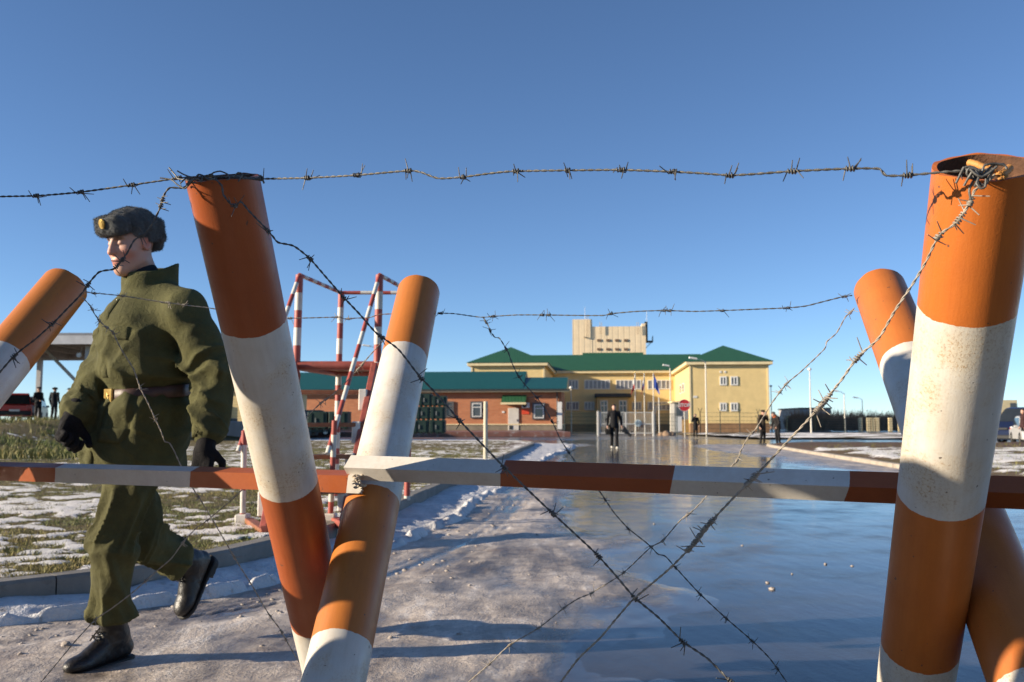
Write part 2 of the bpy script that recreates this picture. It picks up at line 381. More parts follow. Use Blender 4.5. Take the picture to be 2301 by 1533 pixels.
# far wet yard, cross road
tag(mesh('yard', [(-85, 55, -.09), (120, 55, -.09), (120, 175, -.09), (-85, 175, -.09)], [(0, 1, 2, 3)], m_yard), kind='structure')
m_pave = pbr('red_paving', (.20, .09, .065), .35, 0, .3, .8, .2, 20, .01, dirt=(.42, .40, .39))
mb = MB(); mb.box((-12, 90, .12), (34, 20, .42), None, 0, .02); tag(mb.build('paving', m_pave), kind='structure')
# left lawn
ys = np.geomspace(3.0, 52, 430); us = np.linspace(0, 1, 330)**1.35
Yg = np.repeat(ys[:, None], len(us), 1); wid = 4+ys*1.0
Xg = xk(ys)[:, None]-.145-us[None, :]*wid[:, None]
def lawn_h(x, y):
    up = sstep(-15.5, -21., x-.06*(y-40))*sstep(24, 43, y)
    ridge = sstep(30, 44, y)*sstep(-9, -15, x)*.35
    return .165+up*1.0+ridge*.0+(fbm2(x/.5, y/.5, 5, 4)-.5)*.05*sstep(0, .5, xk(y)-.145-x)
def lawn_snow(x, y):
    s = fbm2(x/.17, y/.17, 55, 4)*.62+fbm2(x/.6, y/.6, 56, 3)*.2+fbm2(x/2.6, y/2.6, 57, 2)*.22
    edge = np.exp(-((xk(y)-.3-x)/.28)**2)
    far = np.exp(-((y-49.5)/2.6)**2)*sstep(-14, -8, x)
    s = s+.10*edge*sstep(5, 9, y)+.14*edge*sstep(6.5, 4, y)+far*.25-.42*sstep(.35, .95, (fbm2(x/.8+3, y/.8, 58, 3)))*.35
    s = s-.10*sstep(20, 26, y)*sstep(-11, -14, x)+.05*sstep(12, 6, y)
    return (s-.562)*2.8+.5
Zg = lawn_h(Xg, Yg); sn = np.clip(lawn_snow(Xg, Yg), 0, 1); Zg = Zg+sstep(.45, .6, sn)*.012+fbm2(Xg/.07, Yg/.07, 71, 2)*.016*sstep(18, 8, Yg)
lawn = gridmesh('lawn', Xg, Yg, Zg, m_lawn); set_attr(lawn, 'snow', sn.ravel())
soil = np.exp(-((xk(Yg)-.55-Xg)/.5)**2)*sstep(17, 21, Yg)*sstep(47, 40, Yg)*1.1
soil = np.maximum(soil, sstep(-13, -16, Xg-.06*(Yg-40))*sstep(22, 27, Yg)*sstep(41, 33, Yg)*.25*fbm2(Xg/1.5, Yg/1.5, 77, 3)*1.6)
set_attr(lawn, 'soil', np.clip(soil, 0, 1).ravel())
# raised parking area on the left behind the bank
m_park = pbr('parking_asphalt', (.17, .16, .15), .5, 0, .25, .4, .2, 8, .01)
mb = MB(); mb.box((-50, 74, .60), (67, 56, 1.14), None, 0, .05); tag(mb.build('parking_area', m_park), kind='structure')
# left kerb: concrete blocks set end to end
kp = []; yy = 2.7
for y in np.concatenate([np.linspace(2.7, 6, 90), np.geomspace(6.05, 52.1, 260)]): kp.append(Vector((float(xk(y)), float(y), 0)))
def kerb(name, pts, wdt, zt, mat, block, gap=.008, zb=-.12, bev=.018):
    L = [0.]
    for i in range(1, len(pts)): L.append(L[-1]+(pts[i]-pts[i-1]).length)
    def at(s):
        i = min(max(int(np.searchsorted(L, s)), 1), len(L)-1); u = (s-L[i-1])/max(1e-9, L[i]-L[i-1]); return pts[i-1].lerp(pts[i], min(max(u, 0), 1))
    mb = MB(); s = 0.
    while s < L[-1]-block*.3:
        e = min(s+block, L[-1]); V = []; k = 5; ss = [s+gap+(e-s-gap)*j/(k-1) for j in range(k)]; dz = RS.uniform(-.006, .006)
        for q in ss:
            a = at(q); tn = (at(q+.05)-at(q-.05)).normalized(); nrm = Vector((-tn.y, tn.x, 0))
            prof = [(0, zb), (0, zt-bev), (bev*.8, zt), (wdt-bev*.8, zt), (wdt, zt-bev), (wdt, zb)]
            V += [a+nrm*x+Vector((0, 0, z+(dz if z > 0 else 0))) for x, z in prof]
        F = []
        for j in range(k-1):
            for i in range(5): F.append((j*6+i, (j+1)*6+i, (j+1)*6+i+1, j*6+i+1))
        F += [tuple(range(6)), tuple(range((k-1)*6, k*6))[::-1]]; mb.add(V, F); s = e
    o = mb.build(name, mat); tag(o, kind='structure'); return o
kerb('kerb', kp, .145, .185, m_kerb, 1.0)
# snow bank lying along the kerb on the road side
ys = np.geomspace(2.9, 46, 700); us = np.linspace(0, 1, 46); Yg = np.repeat(ys[:, None], len(us), 1)
wd = .40+.28*fbm2(ys/1.7, ys*0, 81, 3)+.02*ys*.5; wd = wd*np.interp(ys, [2.9, 5, 6.6, 8, 30, 46], [1.0, .85, .85, 1.05, 1.5, 2.2])
Ug = np.repeat(us[None, :], len(ys), 0); Xg = xk(ys)[:, None]+.002+Ug*wd[:, None]
base = (1-Ug**1.6)*.075*(.45+1.0*fbm2(Xg/.5, Yg/.6, 83, 3)); lum = (fbm2(Xg/.13, Yg/.16, 85, 4)-.42)*.05*(.4+Ug)*(1-Ug**6)
ridge = np.exp(-((Ug-.86)/.09)**2)*.055*sstep(.45, .62, fbm2(Xg/.16, Yg/.22, 87, 3))
Zg = np.maximum(road_h(Xg, Yg)*.5+.006, 0)+base+lum*.8+ridge-.028*sstep(.80, 1.0, Ug)-.03*(Ug > .985)
snow = gridmesh('snow_bank', Xg, Yg, Zg, m_snow)
# loose lumps of frozen slush on the road
mb = MB()
def lump(mb, c, r, seed):
    n = 7; V = []; F = []
    for i in range(5):
        th = i/4*math.pi*.62+.02
        for j in range(n):
            ph = 2*math.pi*j/n; k = r*(1+.35*math.sin(seed*3.1+j*1.9+i*1.3)); V.append(Vector(c)+Vector((math.sin(th)*math.cos(ph)*k, math.sin(th)*math.sin(ph)*k*.8, (math.cos(th)-.25)*k*.62)))
    for i in range(4):
        for j in range(n): F.append((i*n+j, (i+1)*n+j, (i+1)*n+(j+1) % n, i*n+(j+1) % n))
    mb.add(V, F, 0, True)
for i in range(260):
    y = 3.4+RS.rand()**2*14; off = abs(RS.normal(.95, .28)) if RS.rand() < .75 else RS.rand()*3
    x = float(xk(y))+off; lump(mb, (x, y, float(road_h(np.array([x]), np.array([y]))[0])), RS.uniform(.005, .02)*(1.5 if RS.rand() < .08 else 1), i)
for (px, py, r) in ((1470, 1178, .016), (1668, 1226, .012), (1725, 1310, .016), (1735, 1324, .022), (1855, 1268, .016), (1915, 1272, .012), (1780, 1290, .01)):
    q = G(px, py); lump(mb, (q.x, q.y, 0.0), r, px)
tag(mb.build('slush_lumps', pbr('dirty_slush', (.36, .31, .27), .6, 0, .4, 30, .6, 120, .005)), kind='stuff')
# right island with kerb, soil and snow
IY = np.array([6., 9, 14.3, 20, 27, 34, 40, 42.6, 43.6, 44]); IX = np.array([7.3, 7.5, 7.85, 8.45, 9.3, 10.2, 11.0, 11.5, 12.3, 13.5])
def xi(y): return np.interp(y, IY, IX)
ys = np.geomspace(6, 44, 260); us = np.linspace(0, 1, 220)**1.3; Yg = np.repeat(ys[:, None], len(us), 1); Xg = xi(ys)[:, None]+.2+us[None, :]*(7+ys*.8)[:, None]
isn = (fbm2(Xg/.8, Yg/.55, 91, 5)*.8+.3*fbm2(Xg/3, Yg/3, 92, 2)-.5)*2.4+.40-.95*sstep(31, 37, Yg)+.10*sstep(30, 20, Yg)-.5*sstep(.9, .2, Xg-xi(Yg))
Zg = .10+.10*fbm2(Xg/.7, Yg/.7, 93, 4)*sstep(0, .6, Xg-xi(Yg)-.2)+sstep(.45, .6, isn)*.03
isl = gridmesh('verge', Xg, Yg, Zg, m_lawn); set_attr(isl, 'snow', np.clip(isn, 0, 1).ravel()); set_attr(isl, 'soil', np.clip(.45+.7*sstep(24, 38, Yg)+(fbm2(Xg/1.3, Yg/1.3, 95, 3)-.5)*1.6, 0, 1).ravel())
kpr = [Vector((float(xi(y)), float(y), 0)) for y in np.geomspace(44, 6, 160)]
kerb('kerb', kpr, .2, .115, m_kerb_r, 2.0, .035)
# snowy grass strip beyond the cross road, in front of the mesh fence
ys = np.linspace(62, 97, 90); xs = np.linspace(17, 75, 150); Xg, Yg = np.meshgrid(xs, ys)
Xg = Xg+sstep(66, 62, Yg)*0; sn = np.clip((fbm2(Xg/2.2, Yg/1.3, 97, 4)-.47)*2.6+.5+.25*sstep(70, 64, Yg), 0, 1)
st = gridmesh('grass_strip', Xg, Yg, .03+.12*fbm2(Xg/2, Yg/2, 98, 3), m_lawn); set_attr(st, 'snow', sn.ravel()); set_attr(st, 'soil', .3*np.ones(sn.size))
# grass blades on the lawn (nearest part) and on the verge
def blades(name, n, xy, zf, snowf, hr, wr, seed, drop=.55):
    rs = np.random.RandomState(seed); x, y = xy(rs, n); s = snowf(x, y); keep = (s < drop)|(rs.rand(len(x)) < .12); x, y = x[keep], y[keep]; z = zf(x, y); k = len(x)
    cl = fbm2(x/.5, y/.5, 131, 3); h = rs.uniform(*hr, k)*(.45+1.1*cl); a = rs.rand(k)*6.283; ln = rs.uniform(.2, 1.1, k)*h; la = rs.rand(k)*6.283; w = rs.uniform(*wr, k)
    dx, dy = np.cos(a)*w, np.sin(a)*w; lx, ly = np.cos(la)*ln, np.sin(la)*ln
    V = np.empty((k, 5, 3)); V[:, 0] = np.stack([x-dx, y-dy, z-.01], 1); V[:, 1] = np.stack([x+dx, y+dy, z-.01], 1)
    V[:, 2] = np.stack([x+dx*.8+lx*.35, y+dy*.8+ly*.35, z+h*.6], 1); V[:, 3] = np.stack([x-dx*.8+lx*.35, y-dy*.8+ly*.35, z+h*.6], 1); V[:, 4] = np.stack([x+lx, y+ly, z+h*.95], 1)
    i = np.arange(k)*5; F = np.concatenate([np.stack([i, i+1, i+2], 1), np.stack([i, i+2, i+3], 1), np.stack([i+3, i+2, i+4], 1)])
    o = mesh(name, V.reshape(-1, 3), F, m_blade); tag(o, kind='stuff')
    t_ = np.clip(fbm2(x/.9, y/.9, 141, 3)*1.5-.36+rs.normal(0, .16, k), 0, 1)[:, None]
    col = (1-t_)*np.array([[.12, .155, .028]])+t_*np.array([[.27, .205, .062]]); col = col*rs.uniform(.65, 1.25, (k, 1)); set_attr(o, 'tint', np.repeat(col, 5, 0), 'FLOAT_COLOR')
m_blade, t, p = nt('grass_blade'); at = nd(t, 'ShaderNodeAttribute', attribute_name='tint').outputs['Color']; t.links.new(at, p.inputs['Base Color']); p.inputs['Roughness'].default_value = .7
def xy_l(rs, n):
    y = 5.0+np.abs(rs.rand(n))**1.7*27; x = xk(y)-.16-rs.rand(n)**1.1*(1.2+y*.62); return x, y
blades('grass', 190000, xy_l, lawn_h, lawn_snow, (.012, .042), (.0015, .0035), 5)
def xy_r(rs, n):
    y = 12+rs.rand(n)*27; x = xi(y)+.5+rs.rand(n)*(3+y*.4); return x, y
blades('verge_grass', 9000, xy_r, lambda x, y: .10+.10*fbm2(x/.7, y/.7, 93, 4), lambda x, y: (fbm2(x/.8, y/.55, 91, 5)*.8+.3*fbm2(x/3, y/3, 92, 2)-.5)*2.4+.4, (.03, .12), (.003, .007), 8)
def xy_w(rs, n):
    y = 21+rs.rand(n)*26; return -(y*.40)-rs.rand(n)*(y*.28), y
blades('dry_weeds', 26000, xy_w, lawn_h, lambda x, y: 1.4*fbm2(x/1.8, y/1.8, 211, 3)-.25, (.06, .26), (.006, .014), 12, .45)
# ================================================================ THE ROAD BARRIER (crossed pipes joined by angle iron)
PR = .0795
A1, A2 = W(500, 398, 2.03), W(655, 1120, 2.60); B1, B2 = W(941, 656, 3.51), W(772, 1430, 2.47)
C1, C2 = W(2215, 374, 1.475), W(2065, 1470, 2.09); D1, D2 = W(1977, 652, 2.98), W(2271, 1407, 1.95)
E1, E2 = W(146, 645, 3.3), W(-2, 825, 2.98)
def ext(a, b, z=.06):
    d = (b-a).normalized(); return a+d*((z-a.z)/d.z)
A2, B2, C2, D2, E2 = ext(A1, A2), ext(B1, B2), ext(C1, C2), ext(D1, D2), ext(E1, E2)
H1 = E1+(A1-B1); H2 = E2+(A2-B2)
m_barrier = thing('road_barrier', 'orange and white striped barrier of crossed steel pipes across the icy road', 'barrier', (0, 2.5, 0))
m_rustin = pbr('rusty_steel', (.10, .045, .022), .85, 0, .5, 25, .6, 120, .004)
def pipe(name, a, b, ypx, cols, cut=(0, 0, 1), cutk=0., seed=0., rust=.6, label=None, white0=False):
    d = (b-a).normalized(); L = (b-a).length; x, y, _ = frame_from(d, Vector((0, 1, 0)))
    toc = (Vector((0, 0, CAMZ))-(a+b)/2); mvec = (toc-d*toc.dot(d)).normalized(); steps = []
    for yy in ypx:
        lo_, hi_ = 0., L
        for _ in range(40):
            md = (lo_+hi_)/2
            if proj(a+d*md+mvec*PR)[1] < yy: lo_ = md
            else: hi_ = md
        steps.append(lo_)
    n = 56; cutn = Vector(cut); V = []; al = []; F = []
    rings = [(PR, 0.), (PR, .004)]+[(PR, L*i/14) for i in range(1, 15)]
    def off(v):                       # the cut end may lean away from square
        return (v.dot(cutn))*cutk
    for k, (r, s) in enumerate(rings):
        for j in range(n):
            an = 2*math.pi*j/n; v = x*math.cos(an)*r+y*math.sin(an)*r; wob = .0012*math.sin(an*5+seed)+.0008*math.sin(an*11+seed*2)
            s2 = s+(off(v)+wob if k == 0 else (off(v)+wob if k == 1 else 0)); V.append(a+d*s2+v); al.append(max(s2, 0))
    nr = len(rings)
    for k in range(nr-1):
        for j in range(n): F.append((k*n+j, k*n+(j+1) % n, (k+1)*n+(j+1) % n, (k+1)*n+j))
    mi = [0]*len(F); ri = PR-.0075; b0 = len(V)
    for s in (0., .16, .5):
        for j in range(n):
            an = 2*math.pi*j/n; v = x*math.cos(an)*ri+y*math.sin(an)*ri; V.append(a+d*(s+(off(v) if s == 0 else 0)+(.0008*math.sin(an*5+seed) if s == 0 else 0))+v); al.append(0)
    for j in range(n): F.append((j, b0+j, b0+(j+1) % n, (j+1) % n)); mi.append(0)
    for k in range(2):
        for j in range(n): F.append((b0+k*n+j, b0+(k+1)*n+j, b0+(k+1)*n+(j+1) % n, b0+k*n+(j+1) % n)); mi.append(1)
    F.append(tuple(range((nr-1)*n, nr*n))); mi.append(0)
    mt = striped('pipe_paint', steps, cols, .005, rust, .38, 'along', seed, RUST, d)
    o = mesh(name, [tuple(v) for v in V], [f[::-1] for f in F], [mt, m_rustin], m_barrier, mi, True); set_attr(o, 'along', al)
    md = o.modifiers.new('edge', 'EDGE_SPLIT'); md.split_angle = R(50)
    if label: o['label'] = label
    return o
OA = (.36, .088, .024); OB = (.49, .165, .028); OC = (.52, .145, .024); OD = (.48, .148, .030)
pipe('pipe', A1, A2, (757, 1127, 1432), (OA, WHITE), (0, 1, 0), .38, 1.3, 1.1, 'nearer pipe of the left cross, wire knotted round its top')
pipe('pipe', B1, B2, (768, 1090, 1415), (OB, WHITE), (0, 1, 0), .0, 4.1, 1.0, 'farther pipe of the left cross, leaning away')
pipe('pipe', C1, C2, (735, 1168, 1512), (OC, WHITE), (0, 1, 0), .09, 7.7, 1.0, 'nearer pipe of the right cross with open rusty top')
pipe('pipe', D1, D2, (772, 1085, 1500), (OD, WHITE), (0, 1, 0), .0, 9.2, .8, 'farther pipe of the right cross, leaning away')
pipe('pipe', E1, E2, (780, 1100, 1420), (OB, WHITE), (0, 1, 0), .0, 12.4, .5, 'pipe at the left edge leaning behind the soldier')
pipe('pipe', H1, H2, (757, 1127, 1432), (OA, WHITE), (0, 1, 0), .38, 15.3, .6)
def angle_iron(a, b, roll, steps_px, cols, w=.05, seed=0., rag=True):
    d = (b-a).normalized(); L = (b-a).length; up = Vector((0, 0, 1)); back = up.cross(d); back = back if back.y > 0 else -back; back.normalize(); up = d.cross(back); up = up if up.z > 0 else -up
    fu = back*math.cos(roll)+up*math.sin(roll); fd = back*math.sin(roll)-up*math.cos(roll); th = .0055
    prof = [Vector((0, 0, 0)), fu*w, fu*w+fd*th, fu*th+fd*th, fd*w+fu*th, fd*w]
    steps = []
    for sx in steps_px:
        lo_, hi_ = 0., L
        for _ in range(40):
            md = (lo_+hi_)/2
            if proj(a+d*md)[0] < sx: lo_ = md
            else: hi_ = md
        steps.append(lo_)
    ns = 40; V = []; al = []; F = []
    for i in range(ns+1):
        s = L*i/ns
        for k, q in enumerate(prof):
            e = 0
            if rag and i == ns: e = .006*math.sin(k*2.3+seed)
            V.append(a+d*(s+e)+q); al.append(s+.28*(q.dot(fd))+(.22*q.dot(fu) if rag else 0))
    m = len(prof)
    for i in range(ns):
        for k in range(m): F.append((i*m+k, (i+1)*m+k, (i+1)*m+(k+1) % m, i*m+(k+1) % m))
    F += [tuple(range(m)), tuple(range(ns*m, (ns+1)*m))[::-1]]
    o = mesh('angle_iron', [tuple(v) for v in V], F, striped('beam_paint', steps, cols, .002, .12, .42, 'along', seed), m_barrier); set_attr(o, 'along', al)
    return o
BZ = .851
def bp(px, Y, z=BZ):
    return Vector(((px-CXP)/FPX*((Y)*_cp+(z-CAMZ)*_sp), Y, z))
bl_a, bl_b = bp(-75, 3.40), bp(806, 2.68, .853); OR2 = (.34, .085, .022)
angle_iron(bl_a, bl_b, R(14), (124, 428, 782), (OR2, WHITE, OR2, WHITE), .052, 2.)
br_a, br_b = bp(772, 2.695, .876), bp(3000, 1.80, .846)
angle_iron(br_a, br_b, R(43), (1124, 1510, 1908, 2330, 2640), (WHITE, OR2), .05, 5., False)
# weld bead at the torn end of the left angle iron
mb = MB()
for i in range(28):
    q = bl_b+Vector((RS.normal(0, .008), RS.normal(-.002, .004), -.022+RS.normal(0, .013))); lump(mb, q, RS.uniform(.003, .008), i)
o = mb.build('weld_bead', pbr('weld', (.50, .40, .29), .8, 0, .6, 60, .5, 200, .002), m_barrier)
# bent hooks of rod welded to the rim of the nearer right pipe
m_hook = pbr('hook_paint', (.50, .22, .05), .6, 0, .3, 40, .6, 200, .002)
def hook(pxs, Y0, Y1, r):
    mb = MB(); n = len(pxs); P = [W(px, py, Y0+(Y1-Y0)*i/(n-1)) for i, (px, py) in enumerate(pxs)]
    mb.tube(smooth_path(P, .004), r, 8)
    for k in range(14):
        lump(mb, P[-1]+Vector((RS.normal(0, .004), -.002, RS.normal(0, .004))), RS.uniform(.003, .006), k)
    return mb.build('hook', m_hook, m_barrier)
def smooth_path(P, step):
    P = [Vector(p) for p in P]; out = []
    for i in range(len(P)-1):
        p0, p1, p2, p3 = P[max(i-1, 0)], P[i], P[i+1], P[min(i+2, len(P)-1)]; n = max(2, int((p2-p1).length/step))
        for k in range(n):
            u = k/n; a = p1*2; b = (p2-p0)*u; c_ = (p0*2-p1*5+p2*4-p3)*u*u; d_ = (p1*3-p0-p2*3+p3)*u*u*u
            q = (a+b+c_+d_)*.5; lin = p1.lerp(p2, u); out.append(q.lerp(lin, .35))
    out.append(P[-1]); return out
hook([(2178, 366), (2195, 370), (2222, 382)], 1.42, 1.395, .0058); hook([(2268, 378), (2260, 386), (2250, 394)], 1.41, 1.39, .0065)
# ================================================================ BARBED WIRES
m_wire = pbr('galvanised_wire', (.12, .115, .105), .55, .55, .45, 60, .5, 400, .001)
m_wire2 = pbr('weathered_wire', (.30, .26, .21), .6, .25, .4, 50, .5, 400, .001)
WIRES = {}
def wire(label, pts, anchors, barbs, mat, strand=.00125, off=.00115, barb_l=.021, tw=.03, name='barbed_wire', coil=1.0):
    ax = np.array([a[0] for a in anchors], float); ay = np.array([1/a[1] for a in anchors], float); od = np.argsort(ax)
    Yof = lambda px: 1/np.interp(px, ax[od], ay[od])
    P3 = [W(px, py, float(Yof(px))) for px, py in pts]; path = smooth_path(P3, .004); mb = MB(); s = 0; q1 = []; q2 = []; x = None
    for i, pnt in enumerate(path):
        tn = (path[min(i+1, len(path)-1)]-path[max(i-1, 0)]).normalized()
        if x is None: x = frame_from(tn)[0]
        x = (x-tn*x.dot(tn)).normalized(); y = tn.cross(x)
        if i: s += (pnt-path[i-1]).length
        an = 2*math.pi*s/tw; o_ = x*math.cos(an)*off+y*math.sin(an)*off; q1.append(pnt+o_); q2.append(pnt-o_)
    mb.tube(q1, strand, 6); mb.tube(q2, strand, 6)
    root = mb.build(name, mat, None, None, tuple(path[len(path)//2])); tag(root, label, 'barbed wire', 'barbed wires strung on the striped barrier'); root.name = name
    ORG[root.name] = Vector(path[len(path)//2])
    pp = np.array([proj(q) for q in path])
    for bi, bx in enumerate(barbs):
        dd = (pp[:, 0]-bx[0])**2+(pp[:, 1]-bx[1])**2; i = int(dd.argmin()); i = min(max(i, 2), len(path)-3)
        q = path[i]; tn = (path[i+2]-path[i-2]).normalized(); x, y, _ = frame_from(tn); rr = random.Random(int(bx[0]*7+bx[1])); b = MB()
        turns = rr.uniform(2.2, 3.4)*coil; ln = .0044*turns; a0 = rr.uniform(0, 6.28); n = int(turns*10); pts_ = []; r0 = off+strand*1.9
        for k in range(n+1):
            u = k/n; an = a0+2*math.pi*turns*u; pts_.append(q+tn*(ln*(u-.5))+(x*math.cos(an)+y*math.sin(an))*r0*rr.uniform(.9, 1.15))
        def spike(base, an, tilt, L): return base+(x*math.cos(an)+y*math.sin(an))*L+tn*tilt*L
        s1 = spike(pts_[0], a0-1.4+rr.uniform(-.3, .3), rr.uniform(-.7, .1), barb_l*rr.uniform(.8, 1.15)); s2 = spike(pts_[-1], a0+2*math.pi*turns+1.4+rr.uniform(-.3, .3), rr.uniform(-.1, .7), barb_l*rr.uniform(.8, 1.15))
        b.tube([s1]+pts_+[s2], [strand*.62]+[strand*.95]*len(pts_)+[strand*.62], 5)
        pts2 = []; a1 = a0+2.6; sh = rr.uniform(.002, .007)
        for k in range(n//2+1):
            u = k/(n//2); an = a1+2*math.pi*turns*.5*u; pts2.append(q+tn*(ln*.5*(u-.5)+sh)+(x*math.cos(an)+y*math.sin(an))*(r0+strand*.8))
        s3 = spike(pts2[0], a1-1.3, rr.uniform(-.5, .3), barb_l*rr.uniform(.7, 1.1)); s4 = spike(pts2[-1], a1+2*math.pi*turns*.5+1.2, rr.uniform(-.2, .6), barb_l*rr.uniform(.7, 1.1))
        b.tube([s3]+pts2+[s4], [strand*.62]+[strand*.95]*len(pts2)+[strand*.62], 5)
        b.build('barb', mat, root)
    return root
wire('dark barbed wire from the left edge to the top of the nearer left pipe', [(-260, 452), (-120, 448), (0, 442), (85, 440), (180, 432), (295, 416), (370, 405), (402, 400), (440, 398)], [(-260, 2.05), (440, 1.99)], [(-60, 445), (80, 440), (180, 432), (295, 416), (398, 401)], m_wire)
wire('topmost barbed wire, stretched between the tops of the two nearer pipes', [(470, 396), (520, 400), (585, 402), (690, 400), (800, 394), (915, 384), (945, 387), (985, 401), (1040, 398), (1100, 390), (1155, 385), (1280, 383), (1395, 382), (1510, 386), (1580, 390), (1640, 394), (1700, 391), (1780, 385), (1910, 379), (1970, 379), (1980, 382), (1992, 395), (2040, 394), (2120, 387), (2200, 382), (2232, 380)], [(470, 1.99), (2232, 1.385)], [(585, 402), (690, 399), (800, 394), (918, 385), (1038, 398), (1157, 385), (1277, 383), (1395, 382), (1508, 386), (1642, 394), (1780, 386), (1912, 379), (2040, 393), (2170, 383)], m_wire)
wire('dark barbed wire falling from the nearer left pipe top to the lower right', [(452, 400), (475, 392), (490, 408), (499, 420), (502, 438), (518, 458), (530, 462), (542, 454), (560, 475), (597, 513), (612, 530), (625, 545), (660, 553), (695, 580), (730, 620), (770, 666), (808, 706), (845, 748), (895, 785), (940, 842), (985, 890), (1030, 942), (1080, 995), (1130, 1047), (1185, 1100), (1240, 1152), (1290, 1198), (1340, 1245), (1385, 1295), (1425, 1342), (1480, 1388), (1535, 1442), (1590, 1480), (1640, 1530), (1720, 1610)], [(452, 1.94), (600, 1.935), (1425, 1.80), (1720, 1.66)], [(527, 460), (600, 516), (695, 580), (772, 668), (856, 758), (945, 848), (1030, 942), (1132, 1050), (1241, 1153), (1342, 1247), (1425, 1342), (1535, 1442), (1640, 1530)], m_wire)
wire('pale barbed wire falling from the top of the nearer right pipe to the lower left', [(2236, 392), (2215, 412), (2190, 428), (2182, 452), (2150, 500), (2110, 530), (2080, 590), (2050, 640), (2010, 700), (1975, 760), (1928, 802), (1890, 855), (1850, 905), (1810, 950), (1770, 992), (1730, 1035), (1690, 1077), (1645, 1122), (1600, 1170), (1575, 1200), (1550, 1232), (1500, 1282), (1425, 1345), (1385, 1390), (1350, 1432), (1300, 1480), (1260, 1533), (1200, 1610)], [(2236, 1.385), (2110, 1.425), (1930, 1.53), (1425, 1.795), (1200, 1.86)], [(2182, 448), (2155, 490), (2108, 532), (1930, 802), (1862, 890), (1850, 905), (1838, 918), (1698, 1070), (1684, 1086), (1600, 1170), (1588, 1184), (1575, 1200), (1564, 1214), (1552, 1230)], m_wire2, coil=1.5)
wire('barbed wire from the nearer left pipe down across the face of the soldier', [(440, 400), (412, 422), (382, 422), (370, 436), (362, 462), (350, 488), (330, 520), (302, 540), (285, 570), (270, 590), (255, 605), (236, 608), (222, 612), (205, 630), (182, 662), (150, 695), (122, 724), (80, 762), (35, 797), (0, 836), (-60, 900)], [(440, 1.97), (-60, 1.93)], [(368, 448), (366, 462), (315, 525), (276, 582), (264, 598), (196, 638), (120, 726), (33, 800)], m_wire)
wire('thin barbed wire across the chest of the soldier to the farther left pipe', [(190, 655), (205, 658), (275, 665), (345, 676), (410, 685), (475, 693), (540, 705), (645, 715), (750, 713), (765, 713), (775, 717), (800, 715), (830, 714), (852, 707), (893, 705)], [(190, 3.25), (893, 3.44)], [(210, 659), (275, 664), (375, 680), (412, 686), (650, 715), (756, 713), (782, 716)], m_wire2, tw=.05)
wire('thin barbed wire strung between the two farther pipe tops in front of the tower', [(982, 704), (1020, 705), (1080, 713), (1110, 711), (1160, 708), (1225, 708), (1300, 709), (1355, 709), (1375, 705), (1430, 700), (1495, 698), (1560, 700), (1625, 698), (1700, 695), (1770, 692), (1810, 688), (1850, 678), (1890, 668), (1915, 664)], [(982, 3.46), (1915, 2.93)], [(990, 690), (1108, 711), (1218, 708), (1232, 708), (1372, 706), (1490, 698), (1502, 698), (1622, 699), (1768, 692), (1896, 667)], m_wire, tw=.05, coil=1.3)
wire('thin barbed wire running down across the belt of the soldier', [(185, 668), (205, 690), (212, 705), (230, 728), (252, 745), (262, 765), (275, 790), (300, 830), (315, 872), (332, 905), (348, 940), (362, 970), (370, 992), (381, 996), (392, 1015), (408, 1050), (430, 1092), (455, 1130), (480, 1172), (530, 1258), (570, 1322), (605, 1382), (630, 1415), (655, 1460), (690, 1515), (730, 1580)], [(185, 3.22), (730, 3.34)], [(205, 692), (222, 720), (238, 738), (252, 748), (315, 872), (348, 940), (445, 1115), (525, 1250), (607, 1385), (632, 1420), (640, 1440)], m_wire2, tw=.05)
wire('thin pale barbed wire falling from the farther left pipe past the soldier boots', [(885, 745), (862, 765), (830, 800), (812, 822), (790, 846), (750, 885), (722, 905), (690, 936), (620, 1010), (540, 1105), (470, 1166), (440, 1188), (412, 1218), (385, 1255), (350, 1285), (300, 1330), (250, 1368), (215, 1392), (170, 1440), (120, 1500), (70, 1560)], [(885, 3.42), (70, 3.28)], [(868, 757), (815, 818), (806, 828), (722, 905), (735, 895), (465, 1168), (412, 1218), (330, 1305), (215, 1392)], m_wire2, tw=.05)
wire('thin barbed wire hanging from the far upper wire down over the icy puddle', [(1085, 712), (1096, 730), (1104, 748), (1112, 758), (1122, 760), (1132, 775), (1142, 792), (1150, 815), (1163, 842), (1180, 865), (1205, 892), (1222, 915), (1240, 945), (1258, 985), (1275, 1012), (1310, 1062), (1350, 1108), (1378, 1150), (1410, 1186), (1440, 1210), (1462, 1228), (1478, 1245), (1495, 1250), (1515, 1272), (1570, 1332), (1630, 1388), (1690, 1440), (1730, 1480), (1770, 1536), (1810, 1590)], [(1085, 3.40), (1810, 2.85)], [(1092, 724), (1100, 742), (1137, 783), (1167, 845), (1205, 892), (1240, 947), (1277, 1014), (1362, 1120), (1412, 1186), (1462, 1230), (1517, 1275), (1572, 1333), (1630, 1388), (1690, 1440), (1750, 1500)], m_wire, tw=.05)
